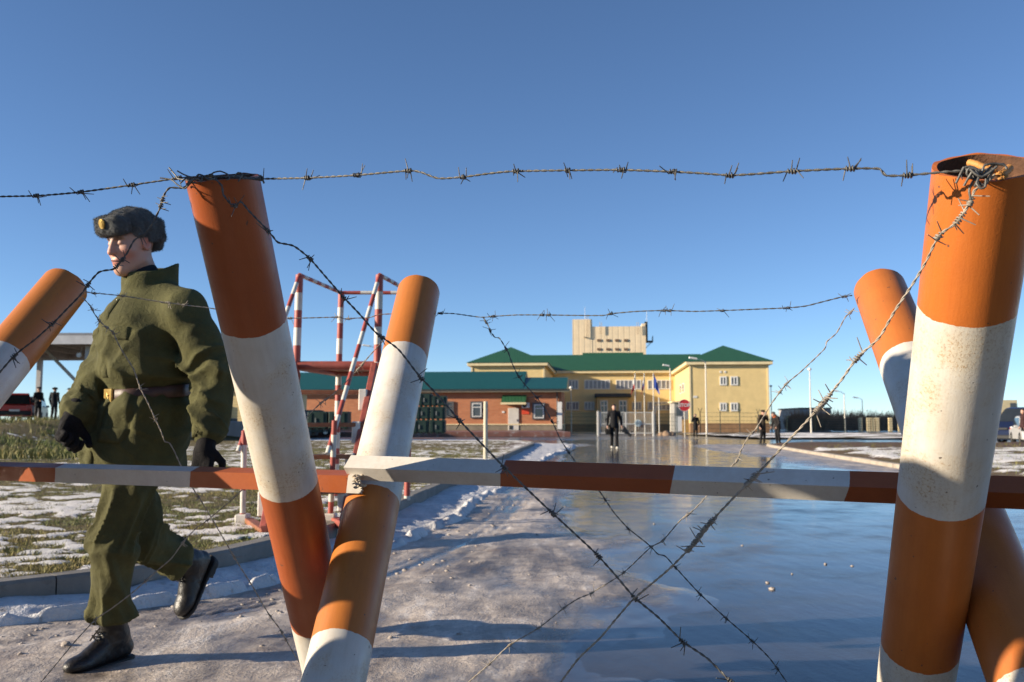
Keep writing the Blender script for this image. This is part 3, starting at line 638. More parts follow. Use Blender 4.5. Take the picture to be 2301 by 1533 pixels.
wire('thin barbed wire falling from the farther right pipe past the two standing men', [(1920, 692), (1912, 702), (1900, 712), (1880, 748), (1858, 768), (1852, 785), (1800, 835), (1768, 862), (1735, 905), (1700, 962), (1680, 985), (1664, 1015), (1658, 1032), (1630, 1064), (1580, 1124), (1552, 1152), (1530, 1168), (1490, 1214), (1460, 1232), (1400, 1288), (1330, 1332), (1300, 1345), (1270, 1364), (1212, 1410), (1145, 1450), (1100, 1492), (1050, 1536), (1000, 1590)], [(1920, 2.93), (1000, 3.25)], [(1912, 702), (1768, 862), (1755, 880), (1690, 970), (1655, 1032), (1548, 1156), (1490, 1214), (1402, 1288), (1330, 1330), (1270, 1366), (1212, 1410), (1148, 1448), (1100, 1492)], m_wire2, tw=.05)
def tie(label, loops, mat, r=.0016):
    mb = MB()
    for pts, a, b in loops:
        n = len(pts); P = [W(px, py, a+(b-a)*i/(n-1)) for i, (px, py) in enumerate(pts)]; mb.tube(smooth_path(P, .004), r, 7)
    o = mb.build('wire_tie', mat); tag(o, label, 'wire tie', 'wire knots on the pipe tops'); return o
tie('tangle of wire knotted over the top of the nearer left pipe', [
    ([(380, 377), (395, 395), (400, 402), (420, 405), (440, 412)], 1.99, 1.95), ([(398, 384), (412, 392), (430, 398), (470, 400), (520, 396), (560, 393)], 1.98, 2.0),
    ([(360, 400), (385, 404), (400, 416), (415, 424), (428, 412), (440, 398), (446, 392), (455, 394), (470, 404), (482, 402)], 1.97, 1.93),
    ([(440, 398), (448, 393), (455, 396), (452, 410), (446, 402), (430, 405), (418, 415)], 1.94, 1.93),
    ([(470, 396), (480, 388), (495, 385), (512, 392), (516, 402), (508, 404)], 1.95, 1.94), ([(525, 398), (535, 388), (545, 391), (540, 402), (535, 408)], 1.95, 1.95),
    ([(420, 402), (470, 396), (540, 398), (580, 400), (586, 394), (594, 412)], 1.96, 1.97), ([(405, 412), (425, 398), (480, 402), (500, 418)], 1.95, 1.93)], m_wire)
tie('thick knot of wire hooked on the open top of the nearer right pipe', [
    ([(2160, 392), (2165, 378), (2180, 374), (2195, 380), (2200, 395), (2185, 402), (2172, 390), (2178, 378), (2200, 384)], 1.39, 1.37),
    ([(2178, 402), (2190, 382), (2205, 390), (2212, 372), (2235, 368), (2258, 372), (2262, 380)], 1.375, 1.37), ([(2190, 420), (2200, 400), (2215, 388), (2230, 372), (2256, 369)], 1.37, 1.38),
    ([(2148, 412), (2158, 392), (2166, 376)], 1.385, 1.38), ([(2166, 418), (2176, 400), (2186, 384)], 1.38, 1.37), ([(2182, 450), (2178, 428), (2186, 408), (2196, 404), (2206, 418), (2218, 412), (2222, 398), (2232, 384)], 1.385, 1.365),
    ([(2192, 384), (2200, 398), (2194, 412), (2204, 424), (2214, 420), (2216, 402)], 1.37, 1.36), ([(2180, 380), (2190, 390), (2206, 398), (2226, 386), (2240, 374)], 1.37, 1.36)], m_wire, .0019)
# ================================================================ PEOPLE
def cloth(name, col, var=.3, scale=9, rough=.85, b=.35, bs=420, dirt=None):
    m, t, p = nt(name); c = coords(t); f = noise(t, c, scale, 5, .65)
    lo = tuple(x*(1-var) for x in col); hi = tuple(min(1, x*(1+var)) for x in col)
    out = mixc(t, mrange(t, f, .3, .7), lo, hi); out = mixc(t, mrange(t, noise(t, c, 160, 3, .6), .3, .7, 0, .25), out, mixc(t, 1., out, (.55, .55, .55), 'MULTIPLY'))
    t.links.new(out, p.inputs['Base Color']); p.inputs['Roughness'].default_value = rough; p.inputs['Specular IOR Level'].default_value = .25
    bump(t, p, math_(t, 'ADD', noise(t, c, bs, 2, .5), math_(t, 'MULTIPLY', noise(t, c, 30, 5, .65, 1.2), 3.2)), b, .006); return m
m_skin, t, p = nt('skin'); at = nd(t, 'ShaderNodeAttribute', attribute_name='tint').outputs['Color']
t.links.new(mixc(t, mrange(t, noise(t, coords(t), 60, 3, .6), .3, .7, 0, .2), at, mixc(t, 1., at, (.8, .62, .55), 'MULTIPLY')), p.inputs['Base Color']); p.inputs['Roughness'].default_value = .52
p.inputs['Subsurface Weight'].default_value = .08; p.inputs['Subsurface Radius'].default_value = (.012, .004, .002)
def fold(p, s=0., wl=.07, amp=.006, k=(1, .4, .8)):
    q = p.astype(np.float64); w = vn3(q[:, 0]/.13+s, q[:, 1]/.13, q[:, 2]/.16, 5)*2.2
    a = q[:, 0]*k[0]+q[:, 1]*k[1]+q[:, 2]*k[2]; r1 = 1-np.abs(2*vn3(a/wl+w, (q[:, 0]-q[:, 2])/(wl*3.2)+s, q[:, 1]/(wl*2.6), 9)-1)
    r2 = vn3(q[:, 0]/.05+s, q[:, 1]/.05, q[:, 2]/.075+w, 13)
    return amp*(1.5*r1+.6*r2-1.1)
def ridge2(a, b, c_, wl, ln, seed):
    w = vn3(a/(wl*2.7), b/ln, c_/.2, seed+3)*1.3; r = 1-np.abs(2*vn3(a/wl+w, b/ln, c_/(wl*2.5), seed)-1); return np.clip((r-.45)/.55, 0, 1)**1.3
def limb(p, a, b):
    a = np.array(a, float); b = np.array(b, float); ax = (b-a)/np.linalg.norm(b-a); q = p.astype(float)-a; u = q@ax; r = q-u[:, None]*ax; e1 = np.cross(ax, [.3, .9, .1]); e1 /= np.linalg.norm(e1); e2 = np.cross(ax, e1)
    return u, np.arctan2(r@e1, r@e2), np.linalg.norm(r, axis=1), np.linalg.norm(b-a)
# ---- the soldier: positions worked out from the photograph (metres, world)
F_ = Vector((-.53, -.85, 0)).normalized(); L_ = Vector((-F_.y, F_.x, 0))*-1
FA = R(-130); F_ = Vector((math.cos(FA), math.sin(FA), 0)); L_ = Vector((-F_.y, F_.x, 0)); U_ = Vector((0, 0, 1))
sol = thing('person', 'soldier in olive winter uniform and grey fur hat striding past behind the wire', 'person', (-1.62, 4.02, 0))
def arr(v): return np.array(v, np.float32)
T0 = Vector((-1.55, 4.0, 0))                                      # centre of the trunk
def tp(l, f, z): return T0+L_*l+F_*f+U_*z
Mb = np.array([tuple(L_), tuple(F_), (0, 0, 1)]).T                 # columns: body axes
shL, elL, wrL = tp(.245, -.01, 1.47), W(480, 850, 3.86), W(464, 984, 3.75)
shR, elR, wrR = tp(-.225, .0, 1.47), W(236, 838, 4.05), W(172, 930, 3.83)
hipL, hipR = tp(.10, .0, .93)+Vector((-.06, 0, 0)), tp(-.10, .02, .93)+Vector((-.05, 0, 0))
knL, anL = Vector((-1.635, 3.87, .50)), Vector((-1.665, 4.00, .115))
knR, anR = Vector((-1.62, 4.13, .50)), Vector((-1.495, 4.42, .355))
m_olive = cloth('olive_cloth', (.082, .079, .030), .25, 8, .88, .5); m_olive2 = cloth('olive_trousers', (.080, .076, .030), .28, 8, .88, .5)
m_leather = pbr('black_leather', (.014, .012, .011), .42, 0, .4, 30, .7, 70, .004); m_glove = cloth('black_knit', (.012, .011, .012), .3, 30, .9, .6, 300)
def jacket(p):
    p0 = p; p = p+np.stack([.055*sstep(1.12, .82, p[:, 2]), 0*p[:, 2], 0*p[:, 2]], 1).astype(np.float32); q = (p-arr(T0))@Mb.astype(np.float32)
    d1 = np.sqrt((q[:, 0]/1.07)**2+((q[:, 1]-.005)/1.03)**2+1e-9)
    zz = q[:, 2]; rad = np.interp(zz, [.70, .78, .90, 1.05, 1.12, 1.155, 1.20, 1.32, 1.45, 1.52, 1.58], [.176, .178, .180, .170, .163, .161, .172, .187, .182, .15, .10])
    tors = np.maximum((d1-rad)*.9, np.maximum(.775-zz, zz-1.60)); d = smax((d1-rad)*.85, np.maximum(.785+.02*q[:, 0]*3-zz, zz-1.585), .03)
    d = smin(d, rc(p0, tp(.08, -.005, 1.53), shL, .07, .092), .07); d = smin(d, rc(p0, tp(-.08, -.005, 1.53), shR, .07, .092), .07)
    arm = lambda a, b, c_: smin(rc(p0, a, b, .088, .068), rc(p0, b, b.lerp(c_, .93), .069, .054), .03)
    aL, aR = arm(shL, elL, wrL), arm(shR, elR, wrR)
    for (sh_, el_, wr_, sd) in ((shL, elL, wrL, 3), (shR, elR, wrR, 7)):
        u1, t1, r1, l1 = limb(p0, sh_, el_); u2, t2, r2, l2 = limb(p0, el_, wr_); k1 = sstep(.25*l1, .8*l1, u1)*sstep(l1*1.15, l1*.95, u1); k2 = sstep(-.05, .03, u2)*sstep(l2*.95, l2*.75, u2)
        cr = .022*ridge2(u1+.045*np.sin(t1), t1*.08, r1*0, .062, .16, sd)*k1*(.35+.65*k1)+.023*ridge2(u2+.05*np.sin(t2+1), t2*.07, r2*0, .056, .13, sd+1)*k2
        aX = (aL if sd == 3 else aR)-cr+.006
        if sd == 3: aL = aX
        else: aR = aX
    d = smin(d, aL, .018); d = smin(d, aR, .022); qx, qy = q[:, 0].astype(float), q[:, 1].astype(float)
    f = fold(p, 0., .10, .005)-.020*ridge2(zz*.8+qx*.6, zz*.4-qx*.9, qy, .095, .55, 21)*sstep(1.52, 1.40, zz)-.012*ridge2(zz*.5-qx*.85, zz*.8+qx*.4, qy, .075, .6, 25)*sstep(.80, .95, zz)*sstep(1.14, 1.05, zz)-.012*ridge2(zz*.55-qx*.8, zz*.8+qx*.5, qy, .07, .5, 29)*sstep(1.16, 1.24, zz)*sstep(1.45, 1.35, zz)
    belt = np.exp(-((zz-1.135)/.035)**2); f = f+.013*belt*(d1 < .25)
    # puff of cloth above and below the belt, hem, pocket flaps, cuff
    blouse = (np.exp(-((zz-1.215)/.05)**2)*.013+np.exp(-((zz-1.07)/.045)**2)*.008)*(np.abs(q[:, 0]) < .26)
    d = d+f-blouse
    # gathers radiating from the belt, long diagonal creases on the skirt of the coat
    th = np.arctan2(q[:, 0], q[:, 1]+1e-6); d = d+.006*np.cos(th*13+vn3(th*3, zz*4, zz*0, 3)*6)*np.exp(-((zz-1.06)/.09)**2)
    d = d-.010*np.clip(1-np.abs(((q[:, 0]*1.1+zz*.9)*1+.02*np.sin(zz*20)) % .115-.057)/.03, 0, 1)*sstep(1.06, .98, zz)*sstep(.76, .84, zz)*(np.abs(q[:, 0]) < .24)
    for (l, z0, w, h) in ():
        fl = rbox(q, (l, .15*(1-.6*abs(l)) + .0, z0), (w, .06, h), .008); d = np.minimum(d, smax(fl, d-.013, .003)); d = smax(d, -rbox(q, (l, .15*(1-.6*abs(l)), z0+h+.004), (w, .06, .0035), .002)+0*d, .002)*1.0 if False else d
    fly = np.maximum(np.abs(q[:, 0]+.0)-.026, -q[:, 1]); pass
    # tall stand-up collar, higher at the back
    cc = arr(tp(0, -.006, 0)+Vector((-.012, -.02, 0))); qc = (p-cc)@Mb.astype(np.float32); rr = np.sqrt((qc[:, 0])**2+(qc[:, 1]*.98)**2)
    zt = 1.662-.30*qc[:, 1]+.006*np.sin(th*3+1); rcol = .100+(zz-1.55)*.02+.005*vn3(q[:, 0]/.03, q[:, 1]/.03, zz/.05, 8)
    col = np.maximum(np.abs(rr-rcol)-.0095, np.maximum(zz-zt, 1.50-zz)); col = smax(col, -(rbox(qc, (.01, .12, 1.66), (.007, .06, .05), .003)), .004)
    d = smin(d, col, .012)
    return d
jk = sdfobj('jacket', jacket, (-2.04, 3.50, .74), (-1.06, 4.36, 1.78), .0075, m_olive, sol)
def cuff(a, b):
    return lambda p: np.maximum(rc(p, a.lerp(b, .84), a.lerp(b, .955), .061, .059), -rc(p, a.lerp(b, .8), a.lerp(b, 1.1), .05, .05))+fold(p, 3., .05, .003)
for a, b in ((elL, wrL), (elR, wrR)):
    lo = Vector((min(a.x, b.x)-.09, min(a.y, b.y)-.09, min(a.z, b.z)-.09)); hi = Vector((max(a.x, b.x)+.09, max(a.y, b.y)+.09, max(a.z, b.z)+.09))
    sdfobj('cuff', cuff(a, b), lo, hi, .006, m_olive, sol)
def trousers(p):
    def leg(h, k, a, s):
        an = a.lerp(k, .16); d = smin(rc(p, h, k, .108, .086), rc(p, k, an, .086, .074), .04)
        ax = (a-k).normalized(); u = (p-arr(k))@arr(ax); ll = (a-k).length; band = np.exp(-((u/ll-.70)/.09)**2)
        u1, t1, r1, l1 = limb(p, h, k); u2, t2, r2, l2 = limb(p, k, a); ku = sstep(l1*1.1, l1*.9, u1); kk = np.exp(-((u2+.01)/.07)**2)
        cr = .022*ridge2(t1*.1+u1*.12, u1, r1*0, .058, .42, int(s)*5+31)*ku+.024*ridge2(t2*.09-u2*.15, u2, r2*0, .055, .34, int(s)*5+33)*sstep(-.05, .06, u2)*sstep(l2*.86, l2*.7, u2)+.018*ridge2(u2+.04*np.sin(t2), t2*.08, r2*0, .05, .14, int(s)*5+35)*(kk+np.exp(-((u2/l2-.70)/.10)**2))
        return d+fold(p, s, .11, .004)-cr+.009-.014*band+.03*sstep(.80, .90, u/ll)
    d = smin(leg(hipL, knL, anL, 1.), leg(hipR, knR, anR, 4.), .025); return smin(d, rc(p, hipL+U_*.03, hipR+U_*.03, .118, .118), .05)
sdfobj('trousers', trousers, (-1.86, 3.66, .18), (-1.28, 4.56, 1.08), .0075, m_olive2, sol)
def boot(an, kn, toe_dir, pitch, name='boot', h=.006):
    """ankle, knee, flat direction of the toe, pitch of the sole downward"""
    td = (Vector(toe_dir).normalized()*math.cos(pitch)-U_*math.sin(pitch)).normalized(); sh = (kn-an).normalized()
    up = (U_-td*td.z).normalized() if abs(td.z) < .95 else sh; side = td.cross(up); Mx = np.array([tuple(side), tuple(td), tuple(up)]).T.astype(np.float32); o_ = arr(an)
    def f(p):
        q = (p-o_)@Mx; hd = rc(q, (0, -.045, -.052), (0, .075, -.066), .043, .040); toe = ell(q, (0, .155, -.072), (.049, .072, .037)); inst = rc(q, (0, -.015, .005), (0, .105, -.050), .050, .036)
        d = smin(smin(hd, toe, .035), inst, .03); d = smin(d, rc(p, an+U_*.0, an.lerp(kn, .50), .052, .064), .03)
        d = smax(d, -(q[:, 2]+.094), .006); d = d+.0035*(vn3(q[:, 0]/.02, q[:, 1]/.014, q[:, 2]/.02, 3)-.5)*np.exp(-((q[:, 1]-.04)/.06)**2)*1.6
        return d
    corners = [an+td*.26, an-td*.12, an+up*-.12, an+up*.08, an.lerp(kn, .62)]; lo = [min(c_[i] for c_ in corners)-.085 for i in range(3)]; hi = [max(c_[i] for c_ in corners)+.085 for i in range(3)]
    b = sdfobj(name, f, lo, hi, h, m_leather, sol)
    def fs(p):
        q = (p-o_)@Mx; out = smin(rc(q, (0, -.045, 0), (0, .07, 0), .047, .043), ell(q, (0, .155, 0), (.053, .077, .3)), .03); zz = q[:, 2]+.104; heel = np.maximum(q[:, 1]-.012, 0)
        d2 = np.sqrt(np.maximum(q[:, 0]**2, 0)); prof = smin(np.sqrt(q[:, 0]**2+np.where(q[:, 1] < -.045, (q[:, 1]+.045), np.where(q[:, 1] > .07, 0, 0))**2)-.047+.3*np.maximum(q[:, 1]-.22, 0), 9+q[:, 0]*0, .01)
        foot2 = np.minimum(np.linalg.norm(np.stack([q[:, 0], np.where(q[:, 1] < -.045, q[:, 1]+.045, np.where(q[:, 1] > .165, (q[:, 1]-.165)*.8, 0))], 1), axis=1)-.047-.006*sstep(.03, .14, q[:, 1]), 9)
        zlo = np.where(q[:, 1] < .012, -.032, -.012); return np.maximum(foot2, np.maximum(zz-.012, zlo-zz+.008))
    sdfobj('sole', fs, lo, hi, h, pbr('rubber_sole', (.012, .011, .010), .7), b)
    # laces
    mb = MB(); 
    for k in range(6):
        u = k/5; c0 = Vector((0, .085-.085*u, -.012+.075*u)); w_ = .024
        for sg in (-1, 1):
            c0 = c0+Vector((0, .012, .020))*(1 if sg < 0 else 0); a_ = c0+Vector((sg*w_, -.004, -.004)); b_ = c0+Vector((-sg*w_, -.014, .014)); cc = (a_+b_)/2+Vector((0, .010, .010))
            P = [Vector(an)+side*v.x+td*v.y+up*v.z for v in (a_, cc, b_)]; mb.tube(P, .0034, 5)
    mb.build('lace', m_glove, b); return b
boot(anL, knL, (-.50, -.86, 0), R(3))
boot(anR, knR, (-.42, -.9, 0), R(56))
# gloved hands: palm, four fingers of different length, thumb
def glove(wr, axis, palmn, curl, name='glove', sc=1.0, thumb_side=1):
    ax = Vector(axis).normalized(); pn = (Vector(palmn)-ax*ax.dot(Vector(palmn))).normalized(); sd = ax.cross(pn)*thumb_side; segs = []; o_ = Vector(wr)
    P = lambda a, s, n: o_+ax*a*sc+sd*s*sc+pn*n*sc
    for i, (s0, ln) in enumerate(((.034, .074), (.012, .082), (-.011, .077), (-.033, .062))):
        base = P(.098-.004*abs(i-1), s0, .0); d0 = ax; a0 = base; c_ = curl*(1+.12*i)
        for j, fr in enumerate((.46, .31, .26)):
            ang = c_*(j+.55)*.9; dd = ax*math.cos(ang)+pn*math.sin(ang)+sd*(s0*.6); a1 = a0+dd*ln*fr*1.05*sc; segs.append((a0, a1, .0125*sc-.001*j, .0118*sc-.001*j)); a0 = a1
    tb = P(.032, .040, .008); t1 = tb+(ax*.6+sd*.62+pn*.38).normalized()*.042*sc; t2 = t1+(ax*.88+sd*(.05)+pn*.55).normalized()*.036*sc; tsegs = [(tb, t1, .018*sc, .0145*sc), (t1, t2, .0145*sc, .012*sc)]
    def f(p):
        q = p-arr(o_); M_ = np.array([tuple(ax), tuple(sd), tuple(pn)]).T.astype(np.float32)
        d = rbox(p, P(.060, 0, .002), (.052*sc, .043*sc, .019*sc), .017*sc, M_); d = smin(d, rc(p, P(-.045, 0, 0), P(.02, 0, 0), .041*sc, .036*sc), .02)
        fd = None
        for (a, b, ra, rb) in segs:
            e = rc(p, a, b, ra, rb); d_ = e if fd is None else np.minimum(fd, e); fd = d_
        d = smin(d, fd, .006)
        td_ = None
        for (a, b, ra, rb) in tsegs: e = rc(p, a, b, ra, rb); td_ = e if td_ is None else smin(td_, e, .006)
        return smin(d, td_, .008)
    c_ = P(.08, 0, .03); lo = tuple(v-.17 for v in c_); hi = tuple(v+.17 for v in c_); return sdfobj(name, f, lo, hi, .0045, m_glove, sol)
glove(wrL+(wrL-elL).normalized()*.035, (wrL-elL).normalized()+U_*-.5+F_*.12, -L_*.5+F_*-.6, 1.15, sc=1.0, thumb_side=1)
glove(wrR+(wrR-elR).normalized()*.03, (wrR-elR).normalized()*.8+U_*-.55, L_+F_*-.15, 1.28, sc=1.08, thumb_side=-1)
# head, face and neck: one continuous body running down inside the clothes
HC = W(296, 548, 3.93); ha = R(-119); hf = Vector((math.cos(ha), math.sin(ha), 0)); tilt = R(14)
hF = (hf*math.cos(tilt)-U_*math.sin(tilt)).normalized(); hL = Vector((-hf.y, hf.x, 0)); hU = hL.cross(hF)*-1; hU = hU if hU.z > 0 else -hU
hL = hF.cross(hU)*-1; Mh = np.array([tuple(hL), tuple(hF), tuple(hU)]).T.astype(np.float32)
if (hL.dot(L_)) < 0: hL = -hL; Mh = np.array([tuple(hL), tuple(hF), tuple(hU)]).T.astype(np.float32)
def headl(q):
    d = ell(q, (0, -.012, .030), (.076, .096, .100)); d = smin(d, ell(q, (0, .030, -.040), (.063, .068, .082)), .035)
    d = smin(d, ell(q, (0, .068, -.102), (.026, .024, .022)), .035); d = smin(d, rc(q, (.050, .0, -.075), (.014, .070, -.106), .018, .016), .03); d = smin(d, rc(q, (-.050, .0, -.075), (-.014, .070, -.106), .018, .016), .03)
    for s in (-1, 1):
        d = smin(d, ell(q, (s*.040, .062, -.024), (.026, .022, .022)), .022); d = smin(d, rc(q, (s*.012, .089, .030), (s*.044, .074, .030), .0085, .0085), .012)
        d = smax(d, -ell(q, (s*.031, .098, .010), (.019, .017, .013)), .012); d = smin(d, ell(q, (s*.0305, .076, .008), (.0145, .0135, .0125)), .004)
        d = smin(d, rc(q, (s*.018, .0895, .0035), (s*.043, .078, .0035), .0028, .0022), .004)
        e = ell(q, (s*.079, -.010, -.005), (.010, .021, .034)); e = smax(e, -ell(q, (s*.088, -.004, -.003), (.008, .011, .020)), .006); d = smin(d, e, .008)
    d = smin(d, rc(q, (0, .090, .022), (0, .113, -.026), .0085, .0125), .012); d = smin(d, ell(q, (0, .108, -.030), (.0185, .012, .0095)), .008)
    for s in (-1, 1): d = smax(d, -ell(q, (s*.0085, .110, -.0395), (.0042, .006, .003)), .003)
    d = smin(d, ell(q, (0, .0905, -.060), (.025, .0125, .0065)), .006); d = smin(d, ell(q, (0, .0895, -.0735), (.021, .0125, .0075)), .006)
    d = smax(d, -ell(q, (0, .104, -.0665), (.024, .008, .0020)), .0025); d = smax(d, -ell(q, (0, .103, -.050), (.0035, .006, .007)), .004)
    return smin(d, ell(q, (0, .060, -.060), (.034, .034, .030)), .02)
def bodyf(p):
    q = (p-arr(HC))@Mh; d = headl(q); nb = tp(0, -.015, 1.50); d = smin(d, rc(p, HC+hF*-.022+hU*-.075, nb, .056, .062), .022)
    d = smin(d, rc(p, tp(0, 0, 1.44), tp(0, 0, 1.05), .105, .11), .05); return smin(d, rc(p, tp(-.15, 0, 1.45), tp(.15, 0, 1.45), .055, .055), .05)
bd = sdfobj('body', bodyf, (-1.86, 3.72, .93), (-1.32, 4.22, 1.93), .0042, m_skin, sol)
co = np.empty(len(bd.data.vertices)*3, np.float32); bd.data.vertices.foreach_get('co', co); co = co.reshape(-1, 3)+arr(ORG['person']); q = (co-arr(HC))@Mh
tint = np.tile(np.array([[.52, .30, .215]]), (len(q), 1))
def blend(mask, c): 
    global tint
    tint = tint*(1-mask[:, None])+np.array([c])*mask[:, None]
G_ = lambda c, r: np.exp(-(((q-np.array(c))/np.array(r))**2).sum(1))
for s in (-1, 1):
    blend(.62*G_((s*.045, .065, -.045), (.030, .04, .030)), (.55, .16, .12)); blend(np.clip(1.6*G_((s*.030, .088, .026), (.020, .02, .0058)), 0, .85), (.10, .058, .032)); blend(np.clip(1.2*G_((s*.031, .090, .0005), (.015, .015, .003)), 0, .8), (.10, .05, .035)); blend(.75*G_((s*.083, -.01, -.002), (.02, .03, .04)), (.56, .17, .12))
    blend(.35*G_((s*.031, .09, .010), (.017, .02, .010)), (.33, .16, .12)); blend(np.clip(1.3*G_((s*.0085, .11, -.040), (.004, .008, .004)), 0, .8), (.12, .04, .03))
blend(.55*G_((0, .115, -.026), (.02, .02, .018)), (.56, .20, .15)); blend(np.clip(1.5*G_((0, .098, -.067), (.023, .02, .011)), 0, .75), (.46, .14, .12)); blend(np.clip(1.6*G_((0, .10, -.0665), (.021, .02, .0022)), 0, .8), (.10, .03, .03))
hairm = sstep(.0, .014, q[:, 2]-.012-.18*(q[:, 1]+.0))*sstep(.035, .0, q[:, 1]); blend(hairm*.8, (.07, .045, .03)); set_attr(bd, 'tint', tint, 'FLOAT_COLOR')
# scarf showing above the collar
sdfobj('undershirt', lambda p: np.maximum(np.abs(rc(p, HC+hF*-.02+hU*-.14, tp(0, -.015, 1.5), .070, .074))-.005, (p-arr(HC))@arr(hU)+.098-.35*((p-arr(HC))@arr(-hF))), (-1.75, 3.8, 1.45), (-1.4, 4.15, 1.78), .006, cloth('dark_shirt', (.02, .022, .028)), sol)
# grey fur hat with its front flap
m_fur, t, p = nt('grey_fur'); c = coords(t); f = noise(t, c, 24, 5, .7); t.links.new(mixc(t, mrange(t, f, .3, .7), (.045, .049, .052), (.13, .135, .135)), p.inputs['Base Color']); p.inputs['Roughness'].default_value = .9
p.inputs['Specular IOR Level'].default_value = .15; bump(t, p, noise(t, c, 260, 3, .7), .8, .008); p.inputs['Sheen Weight'].default_value = .25
def hat(p):
    q = (p-arr(HC))@Mh; d = ell(q, (0, -.012, .090), (.088, .112, .068))
    d = smin(d, rbox(q, (0, -.040, .058), (.096, .084, .046), .036), .02); fl = rbox(q, (0, .098, .083), (.076, .030, .046), .028); fl = smin(fl, rbox(q, (0, .07, .075), (.086, .03, .036), .026), .02)
    d = smin(d, fl, .010); d = smin(d, rbox(q, (0, -.092, .018), (.074, .032, .062), .028), .025)
    for s in (-1, 1): d = smin(d, rbox(q, (s*.083, -.062, .040), (.017, .050, .048), .016), .018)
    w = q.astype(np.float64); return d+.0035+.007*(vn3(w[:, 0]/.022, w[:, 1]/.022, w[:, 2]/.03, 4)-.5)+.006*(vn3(w[:, 0]/.008, w[:, 1]/.008, w[:, 2]/.012, 6)-.5)
V, Fq = surfnet(hat, (-1.78, 3.72, 1.70), (-1.40, 4.14, 2.02), .005); rs = np.random.RandomState(3)
Vn = np.zeros_like(V); fn = np.cross(V[Fq[:, 2]]-V[Fq[:, 0]], V[Fq[:, 3]]-V[Fq[:, 1]])
for k in range(4): np.add.at(Vn, Fq[:, k], fn)
Vn /= np.linalg.norm(Vn, axis=1)[:, None]+1e-12; pick = rs.randint(0, len(V), 30000); b0 = V[pick]; n0 = Vn[pick]+rs.normal(0, .38, (len(pick), 3))+np.array([[0, 0, -.25]]); n0 /= np.linalg.norm(n0, axis=1)[:, None]
sdv = np.cross(n0, rs.normal(0, 1, n0.shape)); sdv /= np.linalg.norm(sdv, axis=1)[:, None]; b0 = b0+rs.normal(0, .002, b0.shape); ln = rs.uniform(.003, .0075, (len(pick), 1)); tv = np.stack([b0-sdv*.0006, b0+sdv*.0006, b0+n0*ln], 1).reshape(-1, 3)
base = len(V); Vall = np.concatenate([V, tv]); Fl = [tuple(x) for x in Fq]+[(base+3*i, base+3*i+1, base+3*i+2) for i in range(len(pick))]
ht = mesh('fur_hat', Vall, Fl, m_fur, sol, smooth=[True]*len(Fq)+[False]*len(pick))
m_gold = pbr('brass', (.62, .42, .14), .28, .9, .15, 40); m_red = pbr('red_enamel', (.35, .02, .02), .3)
mb = MB(); cc = HC+hF*.134+hU*.092; 
for (rx, rz, dd) in ((.0165, .021, 0), (.0135, .0175, .002), (.009, .012, .004)):
    n = 20; ring = [cc+hF*dd+hL*math.cos(2*math.pi*i/n)*rx+hU*math.sin(2*math.pi*i/n)*rz for i in range(n)]; mb.poly(ring, 0); mb.add(ring+[v-hF*.006 for v in ring], [(i, (i+1) % n, n+(i+1) % n, n+i) for i in range(n)], 0)
mb.build('cockade', m_gold, ht)
# brown belt with brass buckle, wrapped round the jacket
def ring_on(f, c, z, n=96, r0=.12, r1=.34):
    out = []
    for i in range(n):
        a = 2*math.pi*i/n; d = L_*math.sin(a)+F_*math.cos(a); rr = np.linspace(r0, r1, 90); P = np.array([tuple(Vector((c.x, c.y, z))+d*r) for r in rr], np.float32); v = f(P); k = np.nonzero(v < 0)[0]
        out.append((d, rr[k[-1]] if len(k) else r0))
    rad = np.array([r for _, r in out]); rad = np.minimum(rad, np.array([.168+.02*abs(math.sin(2*math.pi*i/n)) for i in range(n)])); sm = np.convolve(np.concatenate([rad[-6:], rad, rad[:6]]), np.ones(7)/7, 'same')[6:-6]
    return [(d, r) for (d, _), r in zip(out, sm)]
rg_ = ring_on(jacket, T0, 1.135); mb = MB(); n = len(rg_); prof = [(.003, -.026), (.0065, -.023), (.0065, .023), (.003, .026), (-.006, .026), (-.006, -.026)]; V = []
for d, r in rg_:
    for (o_, z) in prof: V.append(Vector((T0.x, T0.y, 1.135+z-.02*d.dot(F_)))+d*(r+.004+o_))
mb.add(V, [(i*6+k, ((i+1) % n)*6+k, ((i+1) % n)*6+(k+1) % 6, i*6+(k+1) % 6) for i in range(n) for k in range(6)], 0, True)
bel = mb.build('belt', pbr('brown_leather', (.06, .026, .017), .5, 0, .3, 30, .3, 200, .002), sol)
d, r = rg_[0]; bc = Vector((T0.x, T0.y, 1.115))+F_*(r+.013); mb = MB(); rotm = Matrix((L_, F_, U_)).transposed(); mb.box(bc, (.066, .010, .062), rotm, 0, .006)
n = 5; star = [bc+F_*.0075+L_*math.sin(math.pi*i/5)*(.017 if i % 2 == 0 else .0075)+U_*math.cos(math.pi*i/5)*(.017 if i % 2 == 0 else .0075) for i in range(10)]; mb.add(star+[bc+F_*.0105], [(i, (i+1) % 10, 10) for i in range(10)], 0)
mb.build('buckle', m_gold, bel)
mb = MB(); zc = tp(0, .166, 1.53); mb.tube([tp(.004, .155, 1.50), tp(.012, .164, 1.515), tp(.02, .158, 1.50)], .004, 6); mb.build('zip_pull', pbr('steel_bits', (.6, .6, .58), .3, .9), sol)
